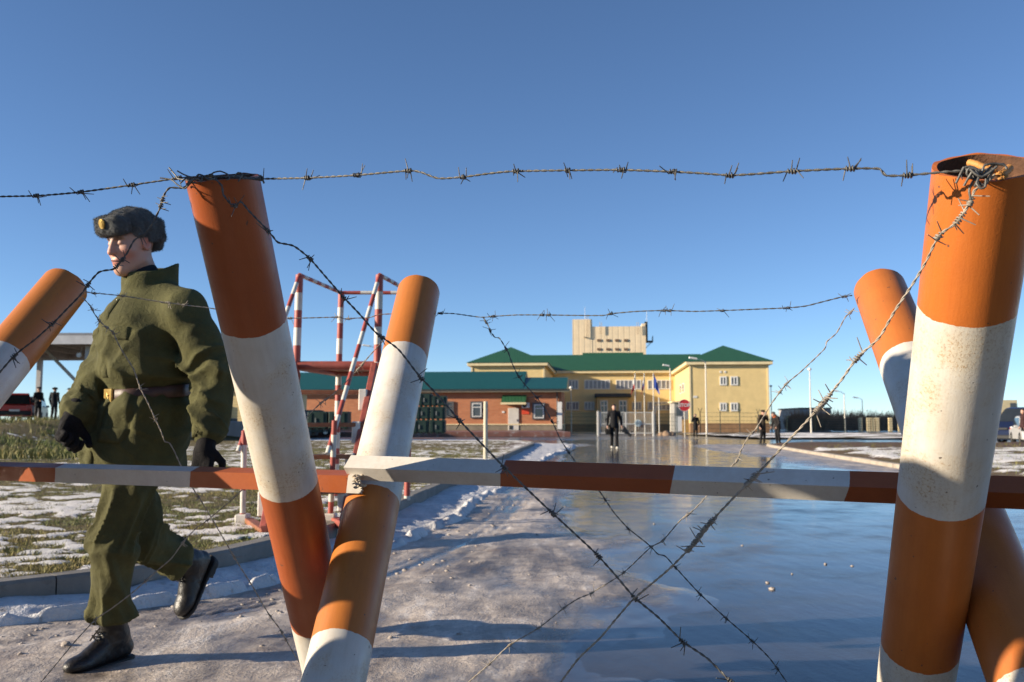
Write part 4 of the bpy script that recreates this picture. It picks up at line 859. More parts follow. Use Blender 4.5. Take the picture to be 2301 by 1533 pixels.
# pocket flaps and the zip cover: strips of cloth laid on the coat
def patch(name, l0, l1, z0, z1, off, tilt=0., nl=12, nz=7, th=.012):
    V = []; F = []; rr = np.linspace(.34, .02, 130)
    for i in range(nl):
        for j in range(nz):
            u, v = i/(nl-1), j/(nz-1); l = l0+(l1-l0)*u; z = z0+(z1-z0)*v+tilt*(u-.5); xs = .055*float(sstep(1.12, .82, np.array([z]))[0]); c_ = Vector((T0.x-xs, T0.y, z))+L_*l
            P = np.array([tuple(c_+F_*float(r)) for r in rr], np.float32); k = np.nonzero(jacket(P) < 0)[0]; r = rr[k[0]] if len(k) else .12; r = min(r, .20); V.append((c_, r, u, v))
    R_ = np.array([v[1] for v in V]).reshape(nl, nz); R_ = (R_+np.roll(R_, 1, 0)*(np.arange(nl)[:, None] > 0)+R_*(np.arange(nl)[:, None] == 0)+np.roll(R_, -1, 0)*(np.arange(nl)[:, None] < nl-1)+R_*(np.arange(nl)[:, None] == nl-1))/3
    Vf = [V[i*nz+j][0]+F_*(R_[i, j]+off-(.006 if (i in (0, nl-1) or j in (0, nz-1)) else 0)) for i in range(nl) for j in range(nz)]; Vb = [V[i*nz+j][0]+F_*(R_[i, j]+off-th-.012) for i in range(nl) for j in range(nz)]; n = nl*nz
    for i in range(nl-1):
        for j in range(nz-1): F.append((i*nz+j, (i+1)*nz+j, (i+1)*nz+j+1, i*nz+j+1))
    edge = [i*nz for i in range(nl)]+[(nl-1)*nz+j for j in range(1, nz)]+[i*nz+nz-1 for i in range(nl-2, -1, -1)]+[j for j in range(nz-2, 0, -1)]
    for a, b in zip(edge, edge[1:]+edge[:1]): F.append((a, n+a, n+b, b))
    return mesh(name, [tuple(v) for v in Vf+Vb], F, m_olive, jk, None, True)
patch('pocket_flap', .04, .135, 1.345, 1.40, .012, -.012); patch('pocket_flap', -.135, -.04, 1.345, 1.40, .012, .012)
patch('pocket_flap', .05, .145, .925, .985, .013, -.008); patch('pocket_flap', -.145, -.05, .925, .985, .013, .008)
patch('zip_cover', -.022, .026, 1.19, 1.52, .010, 0., 6, 22); patch('zip_cover', -.022, .026, .80, 1.09, .010, 0., 6, 18)
# ---- figures farther off: built on one skeleton, posed one by one
def figure(label, base, heading, H, joints, cols, group=None, extra=None, h=.014, hat_=None, long=0., bare=True, hair=(.03, .02, .015), shoes=(.015, .014, .013)):
    """joints override the standing pose: x to the person's left, y forward, z up, for a height of 1.75 m"""
    k = H/1.75; J = dict(hd=(0, .02, 1.63), nk=(0, 0, 1.47), ch=(0, 0, 1.30), pv=(0, 0, .95), sl=(.185, 0, 1.42), sr=(-.185, 0, 1.42), el=(.25, -.03, 1.14), er=(-.25, -.03, 1.14), wl=(.25, .06, .90), wr=(-.25, .06, .90), hl=(.09, 0, .92), hr=(-.09, 0, .92), kl=(.10, .02, .50), kr=(-.10, .02, .50), al=(.11, -.03, .09), ar=(-.11, -.03, .09))
    J.update(joints); a = R(heading); f = Vector((math.cos(a), math.sin(a), 0)); l = Vector((-f.y, f.x, 0)); b = Vector(base)
    J = {n: b+l*(v[0]*k)+f*(v[1]*k)+U_*(v[2]*k) for n, v in J.items()}; root = thing('person', label, 'person', base, group)
    allp = list(J.values()); lo = np.array([min(v[i] for v in allp)-.24 for i in range(3)]); hi = np.array([max(v[i] for v in allp)+.24 for i in range(3)]); lo[2] = b.z-.02; hi[2] += .06
    Mx = np.array([tuple(l), tuple(f), (0, 0, 1)]).T.astype(np.float32)
    def hand(p, e, w):
        d = (w-e).normalized(); c_ = w+d*.055*k; dd = ell(p, c_, (.036*k, .036*k, .042*k))
        for s in (-.024, -.008, .008, .024): dd = np.minimum(dd, rc(p, c_+f*s, c_+f*s*1.15+d*.095*k, .010, .008))
        return np.minimum(dd, rc(p, c_+f*.03, c_+f*.055+d*.05, .011, .009))
    def body(p):
        hd = J['hd']; q = (p-arr(hd))@Mx; d = smin(ell(q, (0, -.005, .02), (.072*k, .092*k, .108*k)), ell(q, (0, .035*k, -.055*k), (.052*k, .055*k, .062*k)), .03); d = smin(d, rc(q, (0, .09*k, .005), (0, .108*k, -.03*k), .010, .014), .01)
        for s in (-1, 1): d = smin(d, ell(q, (s*.074*k, 0, -.005), (.012, .022, .032)), .006); d = smax(d, -ell(q, (s*.03*k, .094*k, .012), (.016, .012, .010)), .008)
        d = smin(d, rc(p, hd-U_*.07*k, J['nk'], .052*k, .055*k), .03); d = smin(d, rc(p, J['ch'], J['pv'], .09*k, .09*k), .04); d = smin(d, rc(p, J['sl'], J['sr'], .04, .04), .03)
        for s in 'lr':
            d = smin(d, rc(p, J['s'+s], J['e'+s], .035, .03), .02); d = smin(d, rc(p, J['e'+s], J['w'+s], .03, .028), .015); d = smin(d, hand(p, J['e'+s], J['w'+s]), .012); d = smin(d, rc(p, J['h'+s], J['k'+s], .05, .045), .02); d = smin(d, rc(p, J['k'+s], J['a'+s], .04, .035), .02)
        return d
    o = sdfobj('body', body, lo, hi, h, m_skin, root); set_attr(o, 'tint', np.tile(np.array([[.50, .29, .21]]), (len(o.data.vertices), 1)), 'FLOAT_COLOR')
    ft = lambda p, s: fold(p, s, .09, .009)
    def coat(p):
        q = (p-arr(J['pv']))@Mx; d = smin(rc(p, J['ch']+U_*.06*k, J['pv']+U_*.08*k, .155*k, .15*k), rc(p, J['sl'], J['sr'], .075*k, .075*k), .06); d = smin(d, rc(p, J['pv']+U_*.1*k, J['pv']-U_*(.06+long)*k, .15*k, .165*k), .03)
        d = smin(d, rc(p, J['nk']-U_*.05*k, J['nk']+U_*.02*k, .09*k, .07*k), .03)
        for s in 'lr': d = smin(d, smin(rc(p, J['s'+s], J['e'+s], .072*k, .062*k), rc(p, J['e'+s], J['e'+s].lerp(J['w'+s], .93), .062*k, .045*k), .02), .03)
        return smax(d+ft(p, 2.), (J['pv'].z-(.13+long)*k)-p[:, 2], .02)
    sdfobj('jacket', coat, lo, hi, h, cloth('coat_cloth', cols[0], .3, 6), root)
    def pants(p):
        d = rc(p, J['hl']+U_*.02, J['hr']+U_*.02, .10*k, .10*k)
        for s in 'lr': d = smin(d, smin(rc(p, J['h'+s], J['k'+s], .092*k, .072*k), rc(p, J['k'+s], J['a'+s], .070*k, .058*k), .03), .02)
        return d+ft(p, 5.)
    sdfobj('trousers', pants, lo, hi, h, cloth('trouser_cloth', cols[1], .3, 6), root)
    for s in 'lr':
        an = J['a'+s]; sd = f
        def shoe(p, an=an):
            z = an.z-.09*k; d = smin(rc(p, an-f*.03-U_*.045*k, an+f*.15*k-U_*.058*k, .042*k, .036*k), rc(p, an, an+U_*.03, .045*k, .045*k), .03); return smax(d, (z+.002)-p[:, 2], .008)
        sdfobj('shoe', shoe, lo, hi, h*.8, pbr('shoe_leather', shoes, .5), root)
    if hat_ is None:
        sdfobj('hair', lambda p: smax(ell((p-arr(J['hd']))@Mx, (0, -.012, .035), (.082*k, .102*k, .105*k)), -((p-arr(J['hd']))@Mx)[:, 2]+.035+.55*((p-arr(J['hd']))@Mx)[:, 1]-.0, .02)+.006*(vn3(p[:, 0]/.02, p[:, 1]/.02, p[:, 2]/.02, 3)-.5), J['hd']-Vector((.2, .2, .2)), J['hd']+Vector((.2, .2, .25)), h*.7, cloth('hair', hair, .3, 30), root)
    else:
        kind, hc = hat_
        def hf_(p):
            q = (p-arr(J['hd']))@Mx; d = smax(ell(q, (0, -.008, .045), (.092*k, .112*k, .095*k)), .04*k-q[:, 2]-.12*q[:, 1], .015)
            if kind == 'peak': d = smin(d, rbox(q, (0, .12*k, .062*k), (.07*k, .05*k, .010), .008), .012); d = smin(d, ell(q, (0, -.01, .115*k), (.115*k, .13*k, .035)), .02)
            if kind == 'fur': d = smin(d, rbox(q, (0, -.01, .06*k), (.105*k, .12*k, .05), .04), .02)
            return d
        sdfobj('hat', hf_, J['hd']-Vector((.25, .25, .2)), J['hd']+Vector((.25, .25, .28)), h*.7, cloth('hat_cloth', hc, .3, 20), root)
    if extra: extra(root, J, f, l, k)
    return root, J, f, l
YW = 38.2; gz = G(1380, 998, .0).z; pw = Vector(((1379-CXP)/FPX*YW, YW, .0))
blk = (.010, .010, .012)
wk, Jw, fw, lw = figure('man in black jacket and pale trainers walking up the road past the gate', pw, -92, 1.80, dict(wl=(.29, .05, .93), el=(.27, -.05, 1.16), wr=(-.27, .10, .91), er=(-.27, -.02, 1.15), kl=(.09, .14, .53), al=(.10, .10, .09), kr=(-.09, .03, .50), ar=(-.09, -.16, .11)), (blk, blk), h=.012, shoes=(.75, .70, .58))
# camera on a grip carried low in his left hand
ct = thing('camera', 'black film camera with handle carried low by the walking man', 'camera', tuple(Jw['wl'])); m_blk = pbr('black_plastic', (.012, .012, .013), .5)
mb = MB(); c0 = Jw['wl']+Vector((.02, -.05, -.10)); mb.box(c0+Vector((.10, 0, -.12)), (.26, .16, .18), Matrix.Rotation(R(35), 3, 'Y'), 0, .03); mb.build('camera_body', m_blk, ct)
mb = MB(); mb.tube([c0+Vector((.20, 0, -.20)), c0+Vector((.30, -.02, -.30)), c0+Vector((.36, -.02, -.33))], [.055, .06, .075], 14); mb.build('lens', m_blk, ct)
mb = MB(); mb.tube(smooth_path([c0+Vector((.02, 0, -.04)), c0+Vector((0, 0, .04)), c0+Vector((.08, 0, .05)), c0+Vector((.16, 0, -.04))], .02), .018, 8); mb.tube([c0+Vector((.34, 0, -.20)), c0+Vector((.46, 0, -.16))], .02, 8); mb.build('handle', m_blk, ct)
bg_ = thing('bag', 'dark camera bag hanging by the right hand of the walking man', 'bag', tuple(Jw['wr'])); mb = MB(); c1 = Jw['wr']+Vector((.03, .0, -.25)); mb.box(c1, (.24, .16, .22), None, 0, .05); mb.build('bag_body', cloth('bag_cloth', (.014, .013, .013)), bg_)
mb = MB(); mb.tube(smooth_path([c1+Vector((-.1, 0, .1)), c1+Vector((-.03, 0, .24)), c1+Vector((.03, 0, .24)), c1+Vector((.1, 0, .1))], .02), .012, 6); mb.build('strap', cloth('bag_strap', (.014, .013, .013)), bg_)
Y2 = 70.; figure('man in long dark coat holding a hand to his face near the stop sign', ((1561-CXP)/FPX*Y2, Y2, .0), -100, 1.75, dict(wr=(-.08, .16, 1.55), er=(-.24, .10, 1.22), hd=(0, .05, 1.62)), (blk, blk), long=.28, h=.018)
Y3 = 46.; figure('man in brown coat and dark cap standing by the kerb end, hand raised', ((1711-CXP)/FPX*Y3, Y3, -.01), -60, 1.70, dict(wl=(.10, .22, 1.50), el=(.24, .12, 1.24), hd=(0, .06, 1.60), kr=(-.14, .06, .5), ar=(-.18, .02, .09), al=(.14, -.06, .09)), ((.055, .042, .03), (.016, .015, .016)), long=.18, hat_=('peak', (.02, .017, .015)), h=.016)
def scarf(root, J, f, l, k):
    sdfobj('scarf', lambda p: np.abs(rc(p, J['nk'], J['nk']+U_*.05, .085, .08))-.018, J['nk']-Vector((.2, .2, .12)), J['nk']+Vector((.2, .2, .18)), .014, cloth('orange_scarf', (.40, .10, .03)), root)
figure('older man in grey flat cap and orange scarf bending forward by the kerb end', ((1741-CXP)/FPX*Y3, Y3-.3, -.01), 200, 1.72, dict(hd=(0, .24, 1.50), nk=(0, .15, 1.38), ch=(0, .08, 1.24), sl=(.18, .10, 1.34), sr=(-.18, .10, 1.34), wl=(.20, .20, .88), el=(.25, .08, 1.08), wr=(-.18, .22, .9), er=(-.24, .1, 1.08)), ((.020, .018, .019), (.012, .012, .014)), long=.06, hat_=('cap', (.10, .095, .09)), extra=scarf, h=.016)
ZP = 1.17; Y5 = 50.
figure('man in dark coat and cap with hands forward beside the red car', ((88-CXP)/FPX*Y5, Y5, ZP), -30, 1.78, dict(wl=(.12, .28, 1.05), wr=(-.12, .28, 1.05)), ((.012, .013, .018), (.013, .013, .016)), hat_=('peak', (.012, .012, .016)), h=.02, long=.1)
figure('man in dark coat standing with his back turned on the parking area', ((124-CXP)/FPX*Y5, Y5, ZP), 80, 1.78, {}, ((.012, .014, .022), (.012, .012, .016)), hat_=('fur', (.012, .012, .014)), h=.02, long=.12)
figure('man in blue jacket standing half hidden behind the soldier', ((158-CXP)/FPX*(Y5+2), Y5+2, ZP), 170, 1.80, {}, ((.05, .075, .12), (.014, .014, .02)), hat_=('peak', (.012, .012, .016)), h=.02)
Y9 = 46.; figure('person in dark red jacket at the right edge beside the silver car', ((2296-CXP)/FPX*Y9, Y9, -.01), 180, 1.74, {}, ((.045, .02, .02), (.014, .013, .015)), h=.018, hair=(.05, .03, .02))
# ================================================================ INSPECTION STAIR with striped rails (left, behind the barrier)
REDW = (.38, .075, .055); SW = (.66, .64, .58)
def mstripe(seed=0): return None
m_redp = pbr('red_brown_paint', (.30, .072, .05), .5, 0, .3, 9, .2, 120, .002, dirt=(.16, .07, .045)); m_whitep = pbr('white_paint', (.62, .59, .53), .5, 0, .15, 9, .2, 120, .002, dirt=(.45, .36, .28))
m_tread = pbr('worn_brown_paint', (.27, .095, .038), .55, 0, .4, 7, .3, 60, .003, dirt=(.40, .25, .13))
stair = thing('inspection_stair', 'steel stair platform with red and white striped rails beside the kerb', 'stair', (-1.9, 8.6, .15))
def striped_bar(name, path, r, period, phase, parent, seed=0., n=12):
    P = smooth_path(path, .05) if len(path) > 2 else [Vector(path[0]).lerp(Vector(path[1]), i/24) for i in range(25)]; mb = MB(); mb.tube(P, r, n, 0, True); al = []; s = 0
    for i, q in enumerate(P):
        if i: s += (q-P[i-1]).length
        al += [s]*n
    L = s; steps = []; q = phase
    while q < L: steps.append(q); q += period
    o = mb.build(name, striped('rail_paint', steps, (REDW, SW), .002, .25, .45, 'along', seed), parent); al = al+al[:n]+al[-n:]; set_attr(o, 'along', al[:len(o.data.vertices)]); return o
tFL, tFR = W(673, 622, 9.2), W(853, 614, 9.2); pFL, pFR = W(657, 822, 9.2), W(843, 822, 9.2)
PZ = pFL.z
dvec = Vector((.145, 1, 0)).normalized(); back = 1.28
tBL, tBR = tFL+dvec*back, tFR+dvec*back
tFR.z = tFL.z = (tFL.z+tFR.z)/2; tBL.z = tBR.z = tFL.z
def down(t, z): return Vector((t.x-.0, t.y, z))
for t_, ph in ((tFL, .18), (tFR, .17)): striped_bar('post', [t_, Vector((t_.x-.03, t_.y, .16))], .038, .175, ph, stair, t_.x)
for t_ in (tBL, tBR): striped_bar('post', [t_, Vector((t_.x-.03, t_.y, .16))], .034, .175, .17, stair, t_.x+2)
nL, nR = G(545, 1178, .16), G(742, 1176, .16)
hbL, hbR = W(535, 1016, 7.9), W(736, 1020, 7.9)
for a, b, sd in ((tFL, hbL, 1.), (tFR, hbR, 2.)): striped_bar('handrail', [a, b], .021, .165, .12, stair, sd)
mb = MB()
for b in (hbL, hbR): mb.tube([b-Vector((0, .01, -.0)), b+Vector((-.004, -.035, -.06))], .016, 10)
for (n_, top) in ((nL, W(549, 968, 7.95)), (nR, W(752, 945, 7.95))): striped_bar('newel', [top, n_], .024, .19, .12, stair, n_.x)
striped_bar('guard_rail', [tFL, tBL], .021, .12, .10, stair, 5.); striped_bar('guard_rail', [tFR, tBR], .021, .12, .10, stair, 6.); striped_bar('guard_rail', [tBL, tBR], .021, .17, .22, stair, 7.)
mb = MB(); mb.tube([pFL+Vector((-.03, 0, 0)), pFR+Vector((.06, 0, 0))], .045, 12); mb.tube([pFL, pFL+dvec*back], .04, 10); mb.tube([pFR, pFR+dvec*back], .04, 10); mb.tube([pFL+dvec*back, pFR+dvec*back], .04, 10); mb.build('platform_frame', m_redp, stair)
mb = MB(); c_ = (pFL+pFR)/2+dvec*back/2; rz = Matrix.Rotation(-math.atan2(dvec.x, dvec.y), 3, 'Z'); mb.box(c_+Vector((0, 0, .02)), ((pFR-pFL).length, back-.06, .02), rz, 0, .004); mb.build('platform', m_tread, stair)
sBL, sBR = G(598, 1200, .17), G(772, 1182, .17); sTL, sTR = pFL+Vector((.04, -.02, -.03)), pFR+Vector((.0, -.02, -.03))
for a, b in ((sTL, sBL), (sTR, sBR)):
    mb = MB(); mb.bar(a, b, .055, .17, 0, Vector((1, 0, 0)).cross((b-a).normalized()).normalized()*0+Vector((0, -1, 0)), .006); mb.build('stringer', m_redp, stair)
for i, u in enumerate((.18, .40, .60, .80)):
    l_, r_ = sTL.lerp(sBL, u), sTR.lerp(sBR, u); mb = MB(); mb.bar(l_+Vector((.0, -.05, 0)), r_+Vector((-.02, -.05, 0)), .20, .038, 0, Vector((0, 0, 1)), .004); mb.build('tread', m_tread, stair)
    for q in ((r_,) if i < 3 else (r_, l_)):
        mb = MB(); mb.box(q+Vector((-.045, -.115, -.07)), (.075, .10, .20), None, 0, .008); mb.build('step_bracket', m_whitep, stair)
for q in (nL, nR):
    mb = MB(); mb.box(q+Vector((-.0, -.0, .02)), (.10, .14, .13), None, 0, .01); mb.build('foot_block', m_whitep, stair)
mb = MB(); mb.bar(nL+Vector((.05, .0, .02)), sBL+Vector((0, 0, .0)), .08, .07, 0, Vector((0, 0, 1)), .006); mb.build('foot_beam', m_tread, stair)
mb = MB(); mb.bar(nR+Vector((.03, .0, .02)), sBR+Vector((.02, 0, .0)), .08, .07, 0, Vector((0, 0, 1)), .006); mb.build('foot_beam', m_redp, stair)
# pale concrete post at the edge of the lawn
pq = G(1091, 1032, .17); post = thing('marker_post', 'pale concrete post in the soil at the lawn edge', 'post', tuple(pq)); mb = MB(); tz = W(1094, 902, pq.y).z; mb.tube([pq-U_*.1, pq+U_*(tz-pq.z-.012), pq+U_*(tz-pq.z)], [.052, .050, .044], 14); mb.build('shaft', pbr('pale_concrete', (.50, .45, .34), .8, 0, .15, 9, .4, 120, .003), post)
# ================================================================ BUILDINGS (frame of the complex: its walls point to the vanishing point at 1343 px)
bx = Vector((.9958, -.0916, 0)); by = Vector((.0916, .9958, 0))
def mat4(o, x=bx, y=by):
    m = Matrix.Identity(4)
    for i in range(3): m[i][0] = x[i]; m[i][1] = y[i]; m[i][2] = (0, 0, 1)[i]; m[i][3] = o[i]
    return m
def siding(name, col, pitch=.2, axis=2, rough=.5, b=.6):
    m, t, p = nt(name); c = coords(t); sx = nd(t, 'ShaderNodeSeparateXYZ'); t.links.new(c, sx.inputs[0]); v = sx.outputs[axis]
    w = math_(t, 'FRACT', math_(t, 'DIVIDE', v, pitch)); ridge = mrange(t, math_(t, 'ABSOLUTE', math_(t, 'SUBTRACT', w, .5)), .36, .5)
    f = noise(t, c, 1.2, 5, .6); out = mixc(t, mrange(t, f, .3, .7), tuple(x*.92 for x in col), tuple(x*1.06 for x in col)); out = mixc(t, math_(t, 'MULTIPLY', ridge, .30), out, mixc(t, 1., out, (.5, .48, .45), 'MULTIPLY'))
    t.links.new(out, p.inputs['Base Color']); p.inputs['Roughness'].default_value = rough; bump(t, p, math_(t, 'SUBTRACT', 1., ridge), b, .03); return m
m_yel = siding('yellow_siding', (.76, .575, .265), .22); m_cream = pbr('cream_trim', (.74, .61, .36), .5, 0, .1, 2); m_tower = siding('tower_panels', (.80, .64, .43), 1.0, 0)
m_groof = siding('green_metal_roof', (.028, .105, .050), .35, 0, .42); m_troof = siding('teal_metal_roof', (.012, .085, .072), .24, 0, .32)
m_plinth = pbr('brown_plinth', (.26, .15, .075), .8, 0, .2, 1.5, .3, 30); m_win = pbr('window_glass', (.05, .055, .07), .06, 0, .3, 1.5, spec=.8); m_curt = pbr('curtained_glass', (.20, .20, .23), .12, 0, .35, 2.2, spec=.6); m_wf = pbr('white_frame', (.70, .69, .66), .45, 0, .06, 3)
m_dark = pbr('dark_trim', (.03, .034, .034), .5); m_door = pbr('pale_door', (.60, .56, .50), .45, 0, .1, 2)
def plocal(M, px, py, depth_y):
    """local x,z where the pixel meets the wall plane y = depth_y of the building frame"""
    Mi = M.inverted(); o = Mi@Vector((0, 0, CAMZ)); d = (Mi.to_3x3())@(W(px, py, 1.)-Vector((0, 0, CAMZ))); t = (depth_y-o.y)/d.y; return o.x+d.x*t, o.z+d.z*t
BO = Vector((22.86, 120, 0)); MY = mat4(BO); ybd = thing('office_building', 'long two storey yellow building with green hipped roofs and two wings', 'building', tuple(BO))
ORG_Y = ORG['office_building']
def yb(mb, name, mats, par=ybd): return mb.build(name, mats, par, MY)
Dp = 24.0; xw0, xw1 = 0., plocal(MY, 1727, 900, 0)[0]; xl1 = plocal(MY, 1222, 900, 0)[0]; xl0 = plocal(MY, 1060, 900, 0)[0]; ZE = plocal(MY, 1640, 819, 0)[1]; ZB = .1
def wing(x0, x1):
    mb = MB(); mb.box(((x0+x1)/2, 18, (ZE+ZB+.9)/2), (x1-x0, 36, ZE-ZB-.9)); yb(mb, 'wall', m_yel)
    mb = MB(); mb.box(((x0+x1)/2, 18, ZB+.35), (x1-x0+.12, 36.1, 1.3)); yb(mb, 'plinth', m_plinth)
    mb = MB(); ov = .55; mb.box(((x0+x1)/2, 18, ZE+.16), (x1-x0+2*ov, 36+2*ov, .42), None, 0, .03)
    for cx_ in (x0, x1): mb.box((cx_, -.02, (ZE+1.3)/2), (.22, .12, ZE-1.3))
    yb(mb, 'eave_trim', m_cream)
    mb = MB(); w = (x1-x0)/2+ov+.12; xm = (x0+x1)/2; za = ZE+.38; zr = plocal(MY, 1620, 777, w*.95)[1]; y0 = -ov-.1; y1 = 36+ov
    a, b, c_, d_ = Vector((xm-w, y0, za)), Vector((xm+w, y0, za)), Vector((xm+w, y1, za)), Vector((xm-w, y1, za)); r0, r1 = Vector((xm, y0+w, zr)), Vector((xm, y1-w, zr))
    mb.poly([a, b, r0]); mb.poly([b, c_, r1, r0]); mb.poly([c_, d_, r1]); mb.poly([d_, a, r0, r1]); mb.poly([d_, c_, b, a]); yb(mb, 'roof', m_groof)
wing(xw0, xw1); wing(xl0, xl1)
ZEc = plocal(MY, 1400, 838, Dp)[1]; zrc = plocal(MY, 1250, 798, Dp+5.5)[1]; zrh = plocal(MY, 1380, 792, Dp+5.5)[1]
mb = MB(); mb.box(((xl1+xw0)/2, Dp+6, (ZEc+1.0)/2), (xw0-xl1, 12, ZEc-1.0)); yb(mb, 'wall', m_yel)
mb = MB(); mb.box(((xl1+xw0)/2, Dp+6, .45), (xw0-xl1, 12.12, 1.1)); yb(mb, 'plinth', m_plinth)
mb = MB(); mb.box(((xl1+xw0)/2, Dp+5.6, ZEc+.15), (xw0-xl1-.02, 12.4, .4)); yb(mb, 'eave_trim', m_cream)
mb = MB(); e0 = Dp-.75
def slope(x0, x1, zr_, y_r): mb.poly([(x0, e0, ZEc+.36), (x1, e0, ZEc+.36), (x1, y_r, zr_), (x0, y_r, zr_)]); mb.poly([(x1, e0+13, ZEc+.36), (x0, e0+13, ZEc+.36), (x0, y_r, zr_), (x1, y_r, zr_)])
slope(xl1-4.6, xw0+4.6, zrc, Dp+5.5)
xh0, xh1 = plocal(MY, 1309, 800, Dp+5.5)[0], plocal(MY, 1446, 800, Dp+5.5)[0]
sl_ = (zrc-ZEc-.36)/(Dp+5.5-e0); yh = Dp+5.5; mb.poly([(xh0, yh-.01, zrc), (xh1, yh-.01, zrc), (xh1, yh+.6, zrh), (xh0, yh+.6, zrh)]); mb.poly([(xh0, yh, zrc-.4), (xh0, yh+.6, zrh), (xh0, yh+3, zrc-1.0)]); mb.poly([(xh1, yh, zrc-.4), (xh1, yh+.6, zrh), (xh1, yh+3, zrc-1.)]); mb.poly([(xh0, yh+.6, zrh), (xh1, yh+.6, zrh), (xh1, yh+4, zrc-1.4), (xh0, yh+4, zrc-1.4)]); yb(mb, 'roof', m_groof)
def win(par, M, px0, px1, py0, py1, dy, panes, glass=None, fr=None, fw_=.09, proud=.05, name='window', split=None):
    x0, z1 = plocal(M, px0, py0, dy); x1, z0 = plocal(M, px1, py1, dy); mb = MB(); w = x1-x0; y = dy-proud; n = panes
    mb.box(((x0+x1)/2, y, z1-fw_/2), (w, .10, fw_)); mb.box(((x0+x1)/2, y, z0+fw_/2), (w, .10, fw_))
    for i in range(n+1): mb.box((x0+fw_/2+(w-fw_)*i/n, y, (z0+z1)/2), (fw_, .10, z1-z0-2*fw_))
    if split: mb.box(((x0+x1)/2, y, z0+(z1-z0)*split), (w-2*fw_, .08, fw_*.8))
    o = mb.build(name, fr or m_wf, par, M); g = MB(); g.box(((x0+x1)/2, dy-.018, (z0+z1)/2), (w-fw_, .03, z1-z0-fw_)); g.build('pane', glass or m_win, o, M); return o
for (a, b) in ((1617, 1633), (1641, 1658)):
    for (y0, y1) in ((846, 866), (905, 924)): win(ybd, MY, a, b, y0, y1, 0, 2, fw_=.16)
for (a, b, n) in ((1270, 1300, 4), (1313, 1371, 6), (1384, 1441, 6), (1455, 1508, 5)): win(ybd, MY, a, b, 854, 875, Dp, n, m_curt, fw_=.12)
for (a, b, n) in ((1272, 1301, 4), (1313, 1336, 3), (1420, 1442, 3), (1455, 1508, 5)): win(ybd, MY, a, b, 903, 922, Dp, n, m_curt, fw_=.11)
# windows on the inner face of the right wing
Mw = mat4(MY@Vector((0, 24, 0)), -by, bx); 
for (ya, yb_) in ((8, 10.5), (12.2, 14.7)):
    for (z0, z1) in ((5.3, 6.6),): 
        mb = MB(); mb.box((-.03, ya+1.2, (z0+z1)/2), (.1, 2.5, z1-z0)); o = yb(mb, 'window', m_wf); mb = MB(); mb.box((-.06, ya+1.2, (z0+z1)/2), (.08, 2.2, z1-z0-.25)); g = mb.build('pane', m_curt, o, MY)
# porch with two glazed doors
x0, zt_ = plocal(MY, 1342, 893, Dp-3); x1, _ = plocal(MY, 1413, 893, Dp-3); mb = MB(); mb.box(((x0+x1)/2, Dp-1.5, zt_/2+.05), (x1-x0, 3, zt_-.1)); yb(mb, 'porch', siding('porch_siding', (.50, .38, .18), .22))
mb = MB(); mb.box(((x0+x1)/2, Dp-1.6, zt_+.28), (x1-x0+.8, 3.9, .55), None, 0, .08); yb(mb, 'porch_roof', m_dark)
for a, b in ((1349, 1366), (1391, 1409)):
    o = win(ybd, MY, a, b, 900, 958, Dp-3, 2, m_win, m_wf, .12, .05, 'door', .80)
# small notices on the wall of the right wing
mb = MB()
for px_ in (1619, 1629): xx, zz = plocal(MY, px_, 836, 0); mb.box((xx, -.03, zz), (.25, .06, .25))
xx, zz = plocal(MY, 1562, 892, 0); mb.box((xx, -.03, zz), (.5, .06, .25))
# (the vents sit on the wall)
yb(mb, 'wall_vent', m_wf)
# wall lamp arms and entrance canopy at the inner corner of the right wing
mb = MB(); q0 = Vector((-3.6, Dp-7.5, 3.95)); mb.box((-1.9, Dp-8.5, 3.85), (3.7, 3.4, .16), Matrix.Rotation(R(-4), 3, 'Y')); yb(mb, 'side_canopy', m_cream)
mb = MB()
for xx in (-3.55,): mb.tube([(xx, Dp-10, 0), (xx, Dp-10, 3.8)], .1, 8)
yb(mb, 'canopy_post', m_wf)
# tower block behind
TD = 46.; tow = thing('tower_block', 'tall pale panelled tower block rising behind the yellow building', 'tower', tuple(MY@Vector((-10, TD, 0))))
def tb(mb, name, mats): return mb.build(name, mats, tow, MY)
tx0, ztl = plocal(MY, 1286, 718, TD); tx1, _ = plocal(MY, 1330, 718, TD); tx2, zth = plocal(MY, 1451, 733, TD)
mb = MB(); mb.box(((tx0+tx1)/2, TD+6, ztl/2), (tx1-tx0, 12, ztl)); mb.box(((tx1+tx2)/2, TD+6.05, zth/2), (tx2-tx1, 12, zth)); xb, zb = plocal(MY, 1442, 729, TD); mb.box(((xb+tx2)/2, TD+6.1, zth+.25), (tx2-xb, 11.8, .5)); tb(mb, 'wall', m_tower)
for py_ in (765, 785):
    for px_ in (1346, 1366.5, 1386.5, 1406.5):
        x_, z_ = plocal(MY, px_, py_, TD); mb = MB(); mb.box((x_, TD-.03, z_), (.72, .12, .42)); tb(mb, 'window', pbr('dark_vent_glass', (.16, .10, .06), .4))
mb = MB()
for (px_, a, b) in ((1319, 718, 758), (1350, 732, 750), (1433, 732, 750)):
    x_, za = plocal(MY, px_, a, TD); _, zb = plocal(MY, px_, b, TD)
    for dx in (-.16, .16): mb.tube([(x_+dx, TD-.3, zb), (x_+dx, TD-.3, za+.6)], .04, 6)
    k = int((za-zb)/.4)
    for i in range(k): mb.tube([(x_-.16, TD-.3, zb+.4*i), (x_+.16, TD-.3, zb+.4*i)], .03, 5)
    mb.box((x_-.35, TD-.2, zb), (.5, .4, .12)) if px_ == 1319 else None
tb(mb, 'ladder', pbr('galvanised_ladder', (.34, .27, .19), .5, .3))
